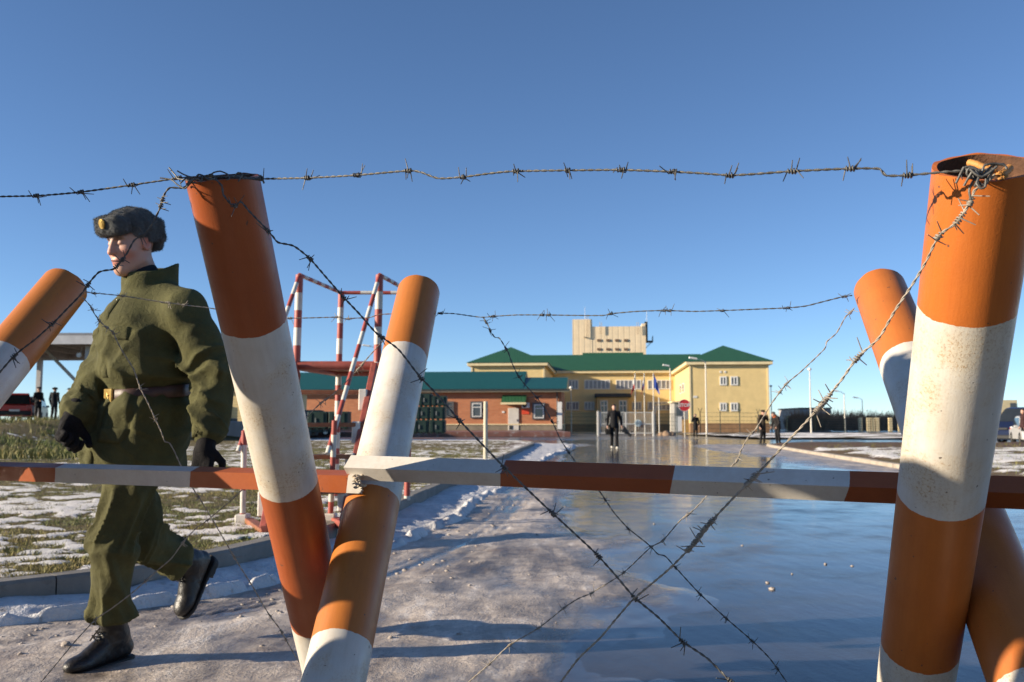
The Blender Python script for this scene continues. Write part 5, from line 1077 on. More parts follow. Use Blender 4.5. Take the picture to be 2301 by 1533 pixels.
mb = MB(); x_, z_ = plocal(MY, 1459, 766, TD); mb.box((x_, TD+2, z_), (1.5, 2, .25)); mb.tube([(x_+.7, TD+1, z_), (x_+.7, TD+1, z_+1.0)], .05, 6); mb.tube([(x_+.7, TD+3, z_), (x_+.7, TD+3, z_+1.0)], .05, 6); mb.tube([(x_-.7, TD+2, z_-1.3), (x_+.6, TD+2, z_)], .06, 6); mb.box((x_-.45, TD+2, z_+1.9), (.55, .8, 3.4)); tb(mb, 'balcony', m_dark)
mb = MB()
for px_, pt in ((1314, 690), (1453, 700)): x_, z_ = plocal(MY, px_, pt, TD+2); mb.tube([(x_, TD+2, zth-.2), (x_, TD+2, z_)], [.05, .03], 6)
tb(mb, 'antenna', m_wf)
# brick gatehouse
GO = W(1262, 967, 100); GO.z = .33; MG = mat4(Vector((GO.x, 100, 0))); gh = thing('gatehouse', 'single storey red brick gatehouse with teal metal roof', 'building', (GO.x, 100, .33))
m_brick, t, p = nt('red_brick'); c = coords(t); br = nd(t, 'ShaderNodeTexBrick'); mp = nd(t, 'ShaderNodeMapping'); mp.inputs['Rotation'].default_value = (R(90), 0, 0); t.links.new(c, mp.inputs[0]); t.links.new(mp.outputs[0], br.inputs[0])
br.inputs['Color1'].default_value = (.44, .155, .068, 1); br.inputs['Color2'].default_value = (.52, .20, .09, 1); br.inputs['Mortar'].default_value = (.36, .20, .12, 1); br.inputs['Scale'].default_value = 1.; br.inputs['Brick Width'].default_value = .5; br.inputs['Row Height'].default_value = .17; br.inputs['Mortar Size'].default_value = .015
t.links.new(mixc(t, mrange(t, noise(t, c, .9, 4), .3, .7, 0, .35), br.outputs[0], mixc(t, 1., br.outputs[0], (.75, .68, .62), 'MULTIPLY')), p.inputs['Base Color']); p.inputs['Roughness'].default_value = .8
def gb(mb, name, mats, par=gh): return mb.build(name, mats, par, MG)
gx0 = plocal(MG, 590, 900, 0)[0]; ze = plocal(MG, 1200, 878, 0)[1]; zp = plocal(MG, 1200, 955, 0)[1]
mb = MB(); mb.box((gx0/2, 5, (ze+zp)/2), (-gx0, 10, ze-zp)); gb(mb, 'wall', m_brick)
mb = MB(); mb.box((gx0/2, 5, (zp+.3)/2), (-gx0+.1, 10.1, zp-.3)); gb(mb, 'plinth', pbr('grey_plinth', (.22, .18, .13), .8, 0, .2, 1.5))
mb = MB(); mb.box((gx0/2, 4.96, zp+.05), (-gx0+.16, 10.2, .12)); mb.box((gx0/2+.3, -.62, ze-.02), (-gx0+1.1, .24, .30)); gb(mb, 'trim', m_cream)
mb = MB(); x0b, zb_ = plocal(MG, 1181, 848, 3.0); x1b, _ = plocal(MG, 1276, 848, 3.0); _, za_ = plocal(MG, 1000, 835, 4.4); y0 = -.85; zl = ze+.16
def gable(x0, x1, yr, zr_):
    V = [(x0, y0, zl), (x1, y0, zl), (x1, yr, zr_), (x0, yr, zr_), (x1, 2*yr-y0, zl), (x0, 2*yr-y0, zl)]; mb.add(V, [(0, 1, 2, 3), (3, 2, 4, 5), (1, 4, 2), (0, 3, 5), (0, 5, 4, 1)])
gable(gx0-.7, x0b, 4.9, za_); gb(mb, 'roof', m_troof); mb = MB(); gable(x0b+.01, x1b, 3.6, zb_); gb(mb, 'roof', m_troof)
mb = MB(); mb.box(((gx0+x1b)/2, y0+.02, zl-.12), (x1b-gx0+.5, .10, .14)); gb(mb, 'gutter', m_dark)
for (a, b, c1, d1) in ((998, 1020, 902, 938), (1057, 1085, 902, 940), (1196, 1225, 905, 943)): win(gh, MG, a, b, c1, d1, 0, 1, m_win, pbr('dark_frame', (.09, .085, .085), .5), .2, .09, 'window', .68)
for i, (a, b, c1, d1) in enumerate(((1061, 1082, 906, 937), (1200, 1222, 909, 940))):
    win(gh, MG, a, b, c1, d1, -.12, 1, m_win, m_wf, .10, .05, 'window_sash', .70)
x0, z1 = plocal(MG, 1142, 917, 0); x1, z0 = plocal(MG, 1166, 967, 0); mb = MB(); mb.box(((x0+x1)/2, -.05, (z0+z1)/2), (x1-x0, .12, z1-z0), None, 0, .02); o = gb(mb, 'door', m_door); mb = MB(); mb.box((x1-.18, -.13, z0+1.05), (.06, .06, .22)); mb.build('handle', m_dark, o, MG); mb = MB(); mb.box((x0+.3, -.13, z0+.3), (.36, .03, .42)); mb.build('kick_plate', m_dark, o, MG)
x0, z1 = plocal(MG, 1126, 893, -1.2); x1, z0 = plocal(MG, 1181, 905, -1.2); mb = MB(); mb.add([(x0, -1.3, z0), (x1, -1.3, z0), (x1, -.02, z1+.28), (x0, -.02, z1+.28), (x0, -1.3, z0-.1), (x1, -1.3, z0-.1), (x1, -.02, z0-.1), (x0, -.02, z0-.1)], [(0, 1, 2, 3), (0, 4, 5, 1), (1, 5, 6, 2), (0, 3, 7, 4), (4, 7, 6, 5)]); gb(mb, 'door_canopy', m_groof); mb = MB(); mb.box(((x0+x1)/2, -1.36, z0-.08), (x1-x0+.1, .08, .22)); gb(mb, 'canopy_trim', m_cream)
x0, z1 = plocal(MG, 1172, 905, -.35); x1, z0 = plocal(MG, 1190, 917, -.35); mb = MB(); mb.box(((x0+x1)/2, -.25, (z0+z1)/2), (x1-x0, .4, z1-z0), None, 0, .03); o = gb(mb, 'air_conditioner', m_wf); mb = MB(); mb.tube([((x0*.62+x1*.38), -.45, (z0+z1)/2), ((x0*.62+x1*.38), -.47, (z0+z1)/2)], .24, 18); mb.build('fan_grille', m_dark, o, MG)
x0, z1 = plocal(MG, 1173, 920, 0); x1, z0 = plocal(MG, 1189, 931, 0); mb = MB(); mb.box(((x0+x1)/2, -.03, (z0+z1)/2), (x1-x0, .05, z1-z0)); gb(mb, 'notice_board', pbr('red_board', (.62, .06, .02), .5))
x0, z1 = plocal(MG, 1131, 924, 0); mb = MB(); mb.box((x0, -.03, z1-.1), (.28, .05, .2)); gb(mb, 'name_plate', m_wf)
mb = MB(); xx = plocal(MG, 1252, 900, 0)[0]; mb.tube([(xx, -.12, .4), (xx, -.12, ze-.1)], .07, 8); gb(mb, 'downpipe', m_dark)
mb = MB(); mb.box((-.22, -.08, 1.9), (.55, .2, 2.9)); gb(mb, 'corner_panel', m_wf)
# green stacks of crates beside the gatehouse (three tiers)
m_cr = pbr('dark_green_paint', (.010, .032, .024), .55, 0, .35, 1.5, .2, 10); YC = 72.
m_cplate = pbr('grey_plate', (.20, .21, .20), .6)
def crate(px0, px1, py0, py1, Y, label):
    a, b = W(px0, py1, Y), W(px1, py0, Y); r = thing('crate', label, 'crate', ((a.x+b.x)/2, Y+.7, a.z), 'dark green crates stacked by the gatehouse'); w = b.x-a.x; h = b.z-a.z; mb = MB(); mb.box(((a.x+b.x)/2, Y+.7, a.z+.09+(h-.09)/2), (w, 1.4, h-.09), None, 0, .04)
    for u in (.2, .8): mb.box((a.x+w*u, Y-.01, a.z+h*.55), (.06, .06, h*.75))
    mb.build('crate_box', m_cr, r); mb = MB()
    for u in (.15, .5, .85): mb.box((a.x+w*u, Y+.7, a.z+.045), (.12, 1.35, .09))
    mb.build('skid', m_cr, r)
    mb = MB(); mb.box((a.x+w*.42, Y-.03, a.z+h*.5), (.09, .05, h*.3)); mb.build('stencil_plate', m_cplate, r)
tiers = ((926, 964, 944, 975), (964, 1000, 944, 975), (934, 966, 914, 944), (966, 1000, 914, 944), (940, 970, 884, 914), (970, 1003, 890, 914))
nm = ('bottom tier, left', 'bottom tier, right', 'middle tier, left', 'middle tier, right', 'top tier, left', 'top tier, right')
for k, tr in enumerate(tiers): crate(*tr, YC, 'dark green crate in the stack beside the brick gatehouse, '+nm[k])
for k, (a, b) in enumerate(((690, 735), (738, 782))): crate(a, b, 925, 966, 66., 'dark green crate on the ground seen through the stair, '+('left one', 'right one')[k])
crate(496, 520, 940, 968, 60., 'dark green crate half hidden between the soldier and the nearer left pipe')
# ================================================================ VEHICLES
m_glass = pbr('car_glass', (.02, .024, .026), .05, 0, .2, 2, spec=.9); m_tyre = pbr('tyre_rubber', (.015, .015, .015), .8); m_rim = pbr('alloy_rim', (.55, .54, .52), .3, .9)
m_lampg = pbr('lamp_glass', (.65, .65, .62), .1, 0, .1, 9, spec=.8); m_tail = pbr('tail_lamp_red', (.45, .015, .01), .2); m_trimb = pbr('black_trim', (.02, .02, .02), .6)
def car(name, label, base, heading, col, L=4.3, Wd=1.75, H=1.5, kind='hatch', cat='car'):
    r = thing(name, label, cat, tuple(base)); a = R(heading); f = Vector((math.cos(a), math.sin(a), 0)); M = mat4(Vector(base), f, Vector((-f.y, f.x, 0)))
    paint = pbr('car_paint', col, .28, .25, .12, 2, spec=.7); hL = L/2; zb = .26; zs = H*.56
    if kind == 'van': low = [(-hL, zb), (-hL, zs+.08), (hL*.80, zs+.06), (hL*.97, zs-.22), (hL, zs-.42), (hL, zb)]; cab = [(-hL+.03, zs+.06), (-hL+.12, H-.06), (-hL+.3, H), (hL*.40, H), (hL*.50, H-.05), (hL*.80, zs+.04)]
    elif kind == 'sedan': low = [(-hL, zb), (-hL, zs-.08), (-hL*.62, zs+.02), (hL*.42, zs+.02), (hL*.93, zs-.14), (hL, zs-.34), (hL, zb)]; cab = [(-hL*.66, zs), (-hL*.42, H-.05), (-hL*.25, H), (hL*.08, H), (hL*.18, H-.04), (hL*.48, zs)]
    else: low = [(-hL, zb), (-hL*1.0, zs-.02), (-hL*.93, zs+.03), (hL*.42, zs+.02), (hL*.93, zs-.14), (hL, zs-.34), (hL, zb)]; cab = [(-hL*.95, zs), (-hL*.80, H-.08), (-hL*.62, H), (hL*.08, H), (hL*.20, H-.05), (hL*.50, zs)]
    def loft(prof, ws, mat, nm, par, tuck=.0):
        mb = MB(); n = len(prof); zmax = max(z for _, z in prof); zmin = min(z for _, z in prof); V = []
        for (w, ins) in ws:
            cx = sum(x for x, _ in prof)/n; cz = sum(z for _, z in prof)/n
            for (x, z) in prof:
                u = (z-zmin)/max(.01, zmax-zmin); V.append((cx+(x-cx)*(1-ins), w*(1-tuck*u), cz+(z-cz)*(1-ins*.6)))
        for k in range(len(ws)-1):
            for i in range(n): mb.add([V[k*n+i], V[k*n+(i+1) % n], V[(k+1)*n+(i+1) % n], V[(k+1)*n+i]], [(0, 1, 2, 3)], 0, False)
        mb.poly(V[:n][::-1]); mb.poly(V[-n:]); return mb.build(nm, mat, par, M)
    w2 = Wd/2; body = loft(low, [(-w2, .06), (-w2+.05, .015), (-w2+.2, 0), (w2-.2, 0), (w2-.05, .015), (w2, .06)], paint, 'body', r)
    loft(cab, [(-w2+.05, .04), (-w2+.12, 0), (w2-.12, 0), (w2-.05, .04)], paint, 'cabin', r, .14)
    n = len(cab); cz = [z for _, z in cab]
    def lerp2(p_, q_, u): return (p_[0]+(q_[0]-p_[0])*u, p_[1]+(q_[1]-p_[1])*u)
    # side glass, windscreen, rear glass: thin panels standing a little proud of the cabin
    for sg in (-1, 1):
        b0, b1 = cab[0], cab[-1]; t0, t1 = cab[1], cab[-2]; g = MB()
        def wy(z): return sg*((w2-.045)*(1-.14*((z-zs)/(H-zs)))+.004)
        cuts = (0.04, .34, .36, .66, .68, .95) if kind != 'sedan' else (.05, .48, .50, .95)
        for k in range(0, len(cuts), 2):
            q = []
            for (u, v) in ((cuts[k], .12), (cuts[k+1], .12), (cuts[k+1], .86), (cuts[k], .86)):
                lo_ = lerp2(b0, b1, u); hi_ = lerp2((t0[0], H-.03), (t1[0], H-.03), u); x = lo_[0]+(hi_[0]-lo_[0])*v; z = zs+(H-zs)*v; q.append((x, wy(z), z))
            g.poly(q if sg < 0 else q[::-1])
        g.build('side_window', m_glass, r, M)
    for nm, p0, p1, o_ in (('windscreen', cab[-1], cab[-2], .012), ('rear_window', cab[0], cab[1], -.012)):
        g = MB(); a0 = lerp2(p0, p1, .08); a1 = lerp2(p0, p1, .94); k0 = (w2-.05)*.93; k1 = (w2-.05)*.84; g.poly([(a0[0]+o_, -k0, a0[1]+.008), (a0[0]+o_, k0, a0[1]+.008), (a1[0]+o_, k1, a1[1]+.008), (a1[0]+o_, -k1, a1[1]+.008)]); g.build(nm, m_glass, r, M)
    for sx in (-.62, .60):
        for sy in (-1, 1):
            c_ = Vector((hL*sx, sy*(w2-.10), .31)); w = MB(); N = 22; rad = .31; prof = ((-.10, .22), (-.10, .29), (-.07, .31), (.07, .31), (.10, .29), (.10, .20), (.05, .19)); V = []
            for j in range(N):
                an = 2*math.pi*j/N
                for (yy, rr) in prof: V.append(c_+Vector((math.cos(an)*rr, yy*sy*1.05+sy*.02, math.sin(an)*rr)))
            w.add(V, [(j*7+k, j*7+k+1, ((j+1) % N)*7+k+1, ((j+1) % N)*7+k) for j in range(N) for k in range(6)], 0, True); wh = w.build('wheel', m_tyre, r, M)
            g = MB(); g.tube([c_+Vector((0, sy*.06, 0)), c_+Vector((0, sy*.085, 0))], .205, 18); 
            for k in range(5): an = 2*math.pi*k/5; g.bar(c_+Vector((0, sy*.10, 0)), c_+Vector((math.cos(an)*.19, sy*.095, math.sin(an)*.19)), .05, .02)
            g.build('rim', m_rim, wh, M)
    for sy in (-1, 1):
        mb = MB(); mb.box((hL*.965, sy*(w2-.28), zs-.24), (.14, .36, .15), Matrix.Rotation(sy*-.25, 3, 'Z'), 0, .04); mb.build('headlight', m_lampg, r, M)
        mb = MB(); mb.box((-hL*.985, sy*(w2-.16), zs-.10 if kind != 'van' else zs-.05), (.08, .22, .26), None, 0, .03); mb.build('tail_light', m_tail, r, M)
        mb = MB(); mb.box((hL*.40, sy*(w2+.08), zs+.10), (.12, .20, .14), None, 0, .04); mb.build('mirror', paint, r, M)
    mb = MB(); mb.box((hL-.02, 0, zs-.28), (.08, .8, .12), None, 0, .02); mb.build('grille', m_trimb, r, M)
    mb = MB(); mb.box((hL-.0, 0, .40), (.16, Wd*.96, .22), None, 0, .05); mb.build('bumper', m_trimb if kind == 'van' else paint, r, M); mb = MB(); mb.box((-hL, 0, .42), (.16, Wd*.96, .24), None, 0, .05); mb.build('bumper', m_trimb, r, M)
    mb = MB(); mb.box((-hL-.09, 0, .56), (.02, .5, .11)); mb.build('number_plate', m_wf, r, M); return r
YR = 52.; car('car', 'red hatchback parked on the left, partly behind the leaning pipe', Vector(((35-CXP)/FPX*YR, YR, ZP)), 118, (.42, .022, .012), 4.1, 1.7, 1.5)
car('car', 'grey estate car parked behind the red hatchback', Vector(((70-CXP)/FPX*62, 62, ZP)), 110, (.18, .18, .18), 4.4, 1.75, 1.6, 'van')
car('van', 'dark blue van parked at the right edge behind the striped pipe', Vector(((2322-CXP)/FPX*51, 51, -.09)), 200, (.012, .018, .05), 4.9, 1.9, 2.0, 'van', 'van')
car('car', 'silver saloon facing the road in front of the dark blue van', Vector(((2319-CXP)/FPX*47.4, 47.4, -.02)), 250, (.55, .54, .52), 4.3, 1.72, 1.42, 'sedan')
car('jeep', 'dark green utility vehicle parked behind the stair by the gatehouse', Vector(((700-CXP)/FPX*78, 78, .05)), 8, (.012, .03, .022), 4.2, 1.8, 2.1, 'van', 'jeep')
# ================================================================ LEFT: open steel canopy on columns
can = thing('canopy', 'grey flat roofed steel canopy on columns over the parking area', 'canopy', (-20., 50, ZP)); m_stl = pbr('grey_steel', (.46, .46, .47), .5, .2, .15, 2); m_und = pbr('canopy_soffit', (.42, .37, .33), .7)
def LW(px, py, Y): return W(px, py, Y)
a0, a1 = LW(-160, 748, 46), LW(505, 752, 46); zt = a1.z; mb = MB(); xr = a1.x; xl = a0.x-3
mb.box(((xl+xr)/2, 51, zt-.06), (xr-xl, 11.5, .14)); mb.build('roof_deck', pbr('roof_sheet', (.20, .20, .21), .5, .2), can)
mb = MB(); mb.box(((xl+xr)/2, 45.2, zt-.34), (xr-xl, .22, .42)); mb.box(((xl+xr)/2, 56.8, zt-.34), (xr-xl, .22, .42)); mb.box((xr-.1, 51, zt-.34), (.2, 11.2, .41)); mb.build('fascia', m_stl, can)
mb = MB()
for k in range(9): mb.box((xl+(xr-xl)*(k+.5)/9, 51, zt-.30), (.14, 11.3, .30))
mb.build('beam', m_und, can)
for k, (px_, Y) in enumerate(((197, 46.2), (88, 56), (480, 46.2), (-60, 46.2), (330, 56))):
    x_ = (px_-CXP)/FPX*Y; mb = MB(); mb.box((x_, Y, (zt-.5+ZP)/2), (.26, .26, zt-.5-ZP)); mb.build('column', m_stl, can)
mb = MB(); mb.bar(LW(98, 782, 50), LW(186, 872, 50), .14, .14); mb.build('brace', m_stl, can)
lt = thing('flood_lamp', 'round white flood lamp under the edge of the steel canopy', 'lamp', tuple(LW(178, 797, 46))); mb = MB(); q = LW(178, 798, 46); mb.tube([q+Vector((0, .12, 0)), q, q-Vector((0, .06, 0))], [.06, .13, .12], 14); mb.build('lamp_head', m_wf, lt); mb = MB(); mb.tube([q+Vector((0, .1, .02)), q+Vector((.1, .12, .42))], .025, 6); mb.build('bracket', m_und, lt)
hut = thing('low_building', 'cream low building seen between the soldier and the striped pipe', 'building', (-22, 74, .3)); a0, a1 = W(470, 880, 74), W(640, 880, 74); mb = MB(); mb.box(((a0.x+a1.x)/2, 78, a0.z/2+.1), (a1.x-a0.x, 8, a0.z-.2)); mb.build('wall', m_yel, hut); mb = MB(); mb.box(((a0.x+a1.x)/2, 78, a0.z+.1), (a1.x-a0.x+.5, 8.5, .22)); mb.build('roof', m_cream, hut)
mb = MB(); mb.box((a0.x+1.4, 73.95, 1.9), (.8, .12, 1.)); mb.build('window', m_win, hut)
# ================================================================ GATE, FLAGS, SIGN, LAMPS, FENCES
YG = 84.; gt = thing('gate', 'white barred double gate with round emblem across the far road', 'gate', ((1402-CXP)/FPX*YG, YG, -.09)); zb0 = W(1400, 976, YG).z; zt0 = W(1400, 927, YG).z
m_gw = pbr('white_gate_paint', (.62, .60, .55), .45, 0, .1, 5)
def leaf(pa, pb):
    xa, xb = (pa-CXP)/FPX*YG, (pb-CXP)/FPX*YG; mb = MB()
    for z in (zb0+.1, (zb0+zt0)/2-.05, zt0): mb.box(((xa+xb)/2, YG, z), (xb-xa, .06, .08))
    for x_ in (xa, xb): mb.box((x_, YG, (zb0+zt0)/2+.05), (.08, .07, zt0-zb0-.06))
    n = 13
    for i in range(1, n): mb.box((xa+(xb-xa)*i/n, YG+.005, (zb0+zt0)/2+.05), (.035, .035, zt0-zb0-.14))
    mb.build('gate_leaf', m_gw, gt)
leaf(1348, 1404); leaf(1406, 1464)
for px_ in (1343, 1467): x_ = (px_-CXP)/FPX*YG; mb = MB(); mb.box((x_, YG, (W(0, 924, YG).z-.1)/2), (.16, .16, W(0, 924, YG).z+.1), None, 0, .02); mb.build('gate_post', m_gw, gt)
q = W(1434, 951, YG-.1); mb = MB(); mb.tube([q+Vector((0, .03, 0)), q], .31, 26); em = mb.build('emblem', pbr('emblem_pale_blue', (.52, .62, .64), .5), gt)
mb = MB(); mb.tube([q+Vector((math.cos(2*math.pi*i/24)*.20, -.012, math.sin(2*math.pi*i/24)*.20)) for i in range(24)], .018, 6, 0, False, True); mb.box(q+Vector((0, -.012, .03)), (.20, .02, .05)); mb.box(q+Vector((0, -.013, -.04)), (.09, .02, .10)); mb.box(q+Vector((-.1, -.012, .06)), (.10, .02, .03), Matrix.Rotation(.5, 3, 'Y')); mb.box(q+Vector((.1, -.012, .06)), (.10, .02, .03), Matrix.Rotation(-.5, 3, 'Y')); mb.build('emblem_mark', pbr('emblem_grey', (.14, .17, .19), .6), em)
m_pole = pbr('pale_pole', (.58, .54, .46), .45, .2, .1, 3)
def flag(px_, top, base, Y, cols, label, w=.9):
    x_ = (px_-CXP)/FPX*Y; zt_ = W(px_, top, Y).z; r = thing('flagpole', label, 'flagpole', (x_, Y, -.05), 'flagpoles behind the gate'); mb = MB(); mb.tube([(x_, Y, -.08), (x_, Y, zt_)], [.06, .035], 8); mb.build('pole', m_pole, r)
    V = []; F = []; mi = []; nx, nz = 9, 14; Hf = 1.9
    for i in range(nx):
        for j in range(nz):
            u, v = i/(nx-1), j/(nz-1); V.append((x_+.05-u*w*(.35+.25*v)*(-1 if px_ < 1460 else 1)*-1*(.9), Y+.12*math.sin(u*9+v*2)*u, zt_-.1-v*Hf*.62-u*Hf*.42))
    for i in range(nx-1):
        for j in range(nz-1): F.append((i*nz+j, (i+1)*nz+j, (i+1)*nz+j+1, i*nz+j+1)); mi.append(min(len(cols)-1, int(j/(nz-1)*len(cols))))
    o = mesh('flag', V, F, [pbr('flag_cloth', c_, .8) for c_ in cols], r, mi, True); sm = o.modifiers.new('thick', 'SOLIDIFY'); sm.thickness = .02
    mb = MB(); mb.tube([(x_, Y, zt_), (x_, Y, zt_+.1)], .06, 8); mb.build('finial', m_gold, r)
flag(1427, 838, 975, 88, [(.60, .58, .55), (.55, .05, .05)], 'drooping white and red flag, leftmost of the three flagpoles', .8); flag(1447.5, 838, 975, 88, [(.5, .5, .5), (.03, .05, .25), (.40, .04, .04)], 'drooping flag of white, blue and red on the middle flagpole', .6); flag(1468, 838, 978, 88, [(.03, .08, .38)], 'drooping blue flag, rightmost of the three flagpoles', 1.0)
r = thing('pole', 'short plain pole standing right of the gate in front of the building', 'pole', ((1480-CXP)/FPX*90, 90, -.09)); mb = MB(); mb.tube([((1480-CXP)/FPX*90, 90, -.1), ((1480-CXP)/FPX*90, 90, W(0, 893, 90).z)], .05, 8); mb.build('shaft', m_pole, r)
# stop sign
YS = 72.; q = W(1538, 911, YS); r = thing('stop_sign', 'round red STOP sign on a thin post in front of the yellow wing', 'sign', (q.x, YS, -.09)); mb = MB(); mb.tube([(q.x, YS+.05, -.1), (q.x, YS+.05, q.z+.3)], .035, 8); mb.build('post', m_pole, r)
mb = MB(); mb.tube([q+Vector((0, .02, 0)), q], .47, 28); pl = mb.build('sign_plate', pbr('sign_red', (.55, .025, .03), .4), r); mb = MB(); mb.tube([q+Vector((math.cos(2*math.pi*i/28)*.455, -.003, math.sin(2*math.pi*i/28)*.455)) for i in range(28)], .014, 6, 0, False, True); mb.build('rim', m_wf, pl)
fc = bpy.data.curves.new('lettering', 'FONT'); fc.body = 'STOP'; fc.size = .36; fc.align_x = 'CENTER'; fc.align_y = 'CENTER'; fc.extrude = .004; fc.offset = .008; fo = bpy.data.objects.new('tmp', fc); C.objects.link(fo); bpy.context.view_layer.update(); me = bpy.data.meshes.new_from_object(fo.evaluated_get(bpy.context.evaluated_depsgraph_get())); bpy.data.objects.remove(fo)
me.transform(Matrix.Rotation(R(90), 4, 'X')); me.transform(Matrix.Translation(q+Vector((0, -.008, 0))-ORG[r.name])); me.materials.clear(); me.materials.append(m_wf); lo_ = bpy.data.objects.new('lettering', me); C.objects.link(lo_); lo_.parent = pl
# lamp posts
def lamp(px_, top, base, Y, arm, label, z0=-.09):
    x_ = (px_-CXP)/FPX*Y; zt_ = W(px_, top, Y).z; r = thing('street_lamp', label, 'street lamp', (x_, Y, z0), 'lamp posts around the compound'); mb = MB(); mb.tube([(x_, Y, z0), (x_, Y, z0+1.2), (x_, Y, zt_)], [.09, .08, .05], 10)
    if abs(arm) > .01: mb.tube(smooth_path([(x_, Y, zt_-.1), (x_+arm*.3, Y-.05, zt_+.12), (x_+arm, Y-.2, zt_+.28)], .15), .03, 6)
    mb.build('pole', m_pole, r); mb = MB()
    if abs(arm) > .01: e = Vector((x_+arm, Y-.2, zt_+.28)); mb.box(e+Vector((math.copysign(.25, arm), 0, .02)), (.75, .3, .16), Matrix.Rotation(math.copysign(.15, -arm), 3, 'Y'), 0, .06)
    else: mb.tube([(x_, Y, zt_), (x_, Y, zt_+.08), (x_, Y, zt_+.2), (x_, Y, zt_+.3)], [.08, .2, .2, .06], 12)
    mb.build('lamp_head', m_wf, r)
lamp(1586, 813, 978, 84, -.9, 'tall lamp post with arm in front of the yellow right wing'); lamp(1820, 833, 975, 95, 0, 'lamp post with round head between the building and the hedge'); lamp(1732, 870, 968, 130, 0, 'small far lamp post at the right corner of the yellow building')
lamp(1896, 884, 970, 110, -.9, 'thin far lamp post with arm pointing left, over the fence'); lamp(1936, 898, 962, 140, -.8, 'farthest thin lamp post, just left of the leaning pipe'); lamp(1283, 874, 960, 108, 0, 'lamp post with round head beside the gatehouse corner', .0); lamp(1506, 828, 960, 100, -.2, 'slender lamp post in front of the inner corner of the building'); lamp(845, 784, 955, 90, -.7, 'lamp post behind the gatehouse seen past the striped stair')
# mesh fences with Y topped posts
m_fence = pbr('dark_green_mesh', (.014, .035, .030), .6)
def fence(pts, z0, h, label, step=2.6, tops=True, dens=.12, bw=.035):
    r = thing('mesh_fence', label, 'fence', (pts[0][0], pts[0][1], z0)); 
    for i in range(len(pts)-1):
        a, b = Vector((*pts[i], z0)), Vector((*pts[i+1], z0)); L = (b-a).length; n = max(1, int(L/step)); d = (b-a)/L; side = Vector((-d.y, d.x, 0))
        mb = MB(); k = int(L/dens)
        for j in range(k): q = a+d*(j*dens); mb.quad(q+U_*.05, q+d*bw+U_*.05, q+d*bw+U_*h, q+U_*h)
        for zz in np.linspace(.1, h, 6): mb.bar(a+U_*zz, b+U_*zz, .03, .03)
        mb.build('mesh_panel', m_fence, r)
        for j in range(n+1):
            q = a+d*(L*j/n); mb = MB(); mb.tube([q-U_*.1, q+U_*h], .045, 6)
            if tops:
                for s in (-1, 1): mb.tube([q+U_*h, q+U_*(h+.45)+side*.0+d*s*.28], .03, 5)
            mb.build('fence_post', m_fence, r)
def FX(px_, Y): return ((px_-CXP)/FPX*Y, Y)
fence([FX(1700, 104), FX(1830, 108), FX(2020, 112), FX(2330, 118)], .05, 1.5, 'dark green mesh fence running right of the yellow building', 3.2, True, .13, .024)
fence([FX(1268, 92), FX(1340, 92)], .0, 2.1, 'dark mesh fence between the gatehouse and the gate', 1.6, True, .12); fence([FX(1470, 92), FX(1520, 92)], .0, 2.0, 'short dark mesh fence right of the gate', 1.1, False, .12); fence([FX(1572, 98), FX(1702, 103)], .0, 2.2, 'thin open mesh fence in front of the right wing', 2.9, True, .6, .012)
# booth and board by the inner corner
bo = thing('guard_booth', 'small white guard booth with poster beside the stop sign', 'booth', ((1528-CXP)/FPX*96, 96, -.05)); a0, a1 = W(1514, 905, 96), W(1548, 968, 96); mb = MB(); mb.box(((a0.x+a1.x)/2, 97, (a0.z)/2), (a1.x-a0.x, 2, a0.z), None, 0, .04); mb.build('wall', pbr('booth_grey', (.30, .29, .27), .6), bo); mb = MB(); mb.box(((a0.x+a1.x)/2, 96.9, a0.z+.07), (a1.x-a0.x+.5, 2.6, .14)); mb.build('roof', m_cream, bo)
x0, x1 = (1517-CXP)/FPX*95.9, (1531-CXP)/FPX*95.9; mb = MB(); mb.box(((x0+x1)/2, 95.95, 1.0), (x1-x0, .06, 1.5)); mb.build('poster', m_wf, bo); x0, x1 = (1519-CXP)/FPX*95.9, (1527-CXP)/FPX*95.9; mb = MB(); mb.box(((x0+x1)/2, 95.96, 2.3), (x1-x0, .06, .8)); mb.build('window', m_win, bo)
x0, x1 = (1532-CXP)/FPX*95.8, (1547-CXP)/FPX*95.8; mb = MB()
for i in range(6): mb.box((x0+(x1-x0)*(i+.5)/6, 95.9, .75), ((x1-x0)/6-.03, .06, 1.4))
mb.build('shutter', pbr('orange_boards', (.58, .34, .10), .6), bo)
# boulders by the booth
m_rock = pbr('brown_rock', (.30, .20, .13), .85, 0, .4, 2, .8, 8, .05)
for k, (px_, w, h_) in enumerate(((1484, .32, .3), (1496, .5, .42), (1508, .38, .34))):
    c_ = Vector(((px_-CXP)/FPX*88, 88, -.05)); n, V, F = 10, [], []
    for i in range(7):
        th = i/6*math.pi*.55
        for j in range(n): ph = 2*math.pi*j/n; k2 = 1+.25*math.sin(j*2.3+k*2+i*1.1); V.append(c_+Vector((math.sin(th)*math.cos(ph)*w*k2, math.sin(th)*math.sin(ph)*w*k2, math.cos(th)*h_*(1+.1*math.sin(j+k)))))
    for i in range(6):
        for j in range(n): F.append((i*n+j, (i+1)*n+j, (i+1)*n+(j+1) % n, i*n+(j+1) % n))
    o = mesh('boulder', [tuple(v-c_) for v in V], F, m_rock, None, None, True); o.location = c_; tag(o, 'brown boulder in the row beside the guard booth, '+('left', 'middle', 'right')[k]+' one', 'boulder', 'boulders by the guard booth')
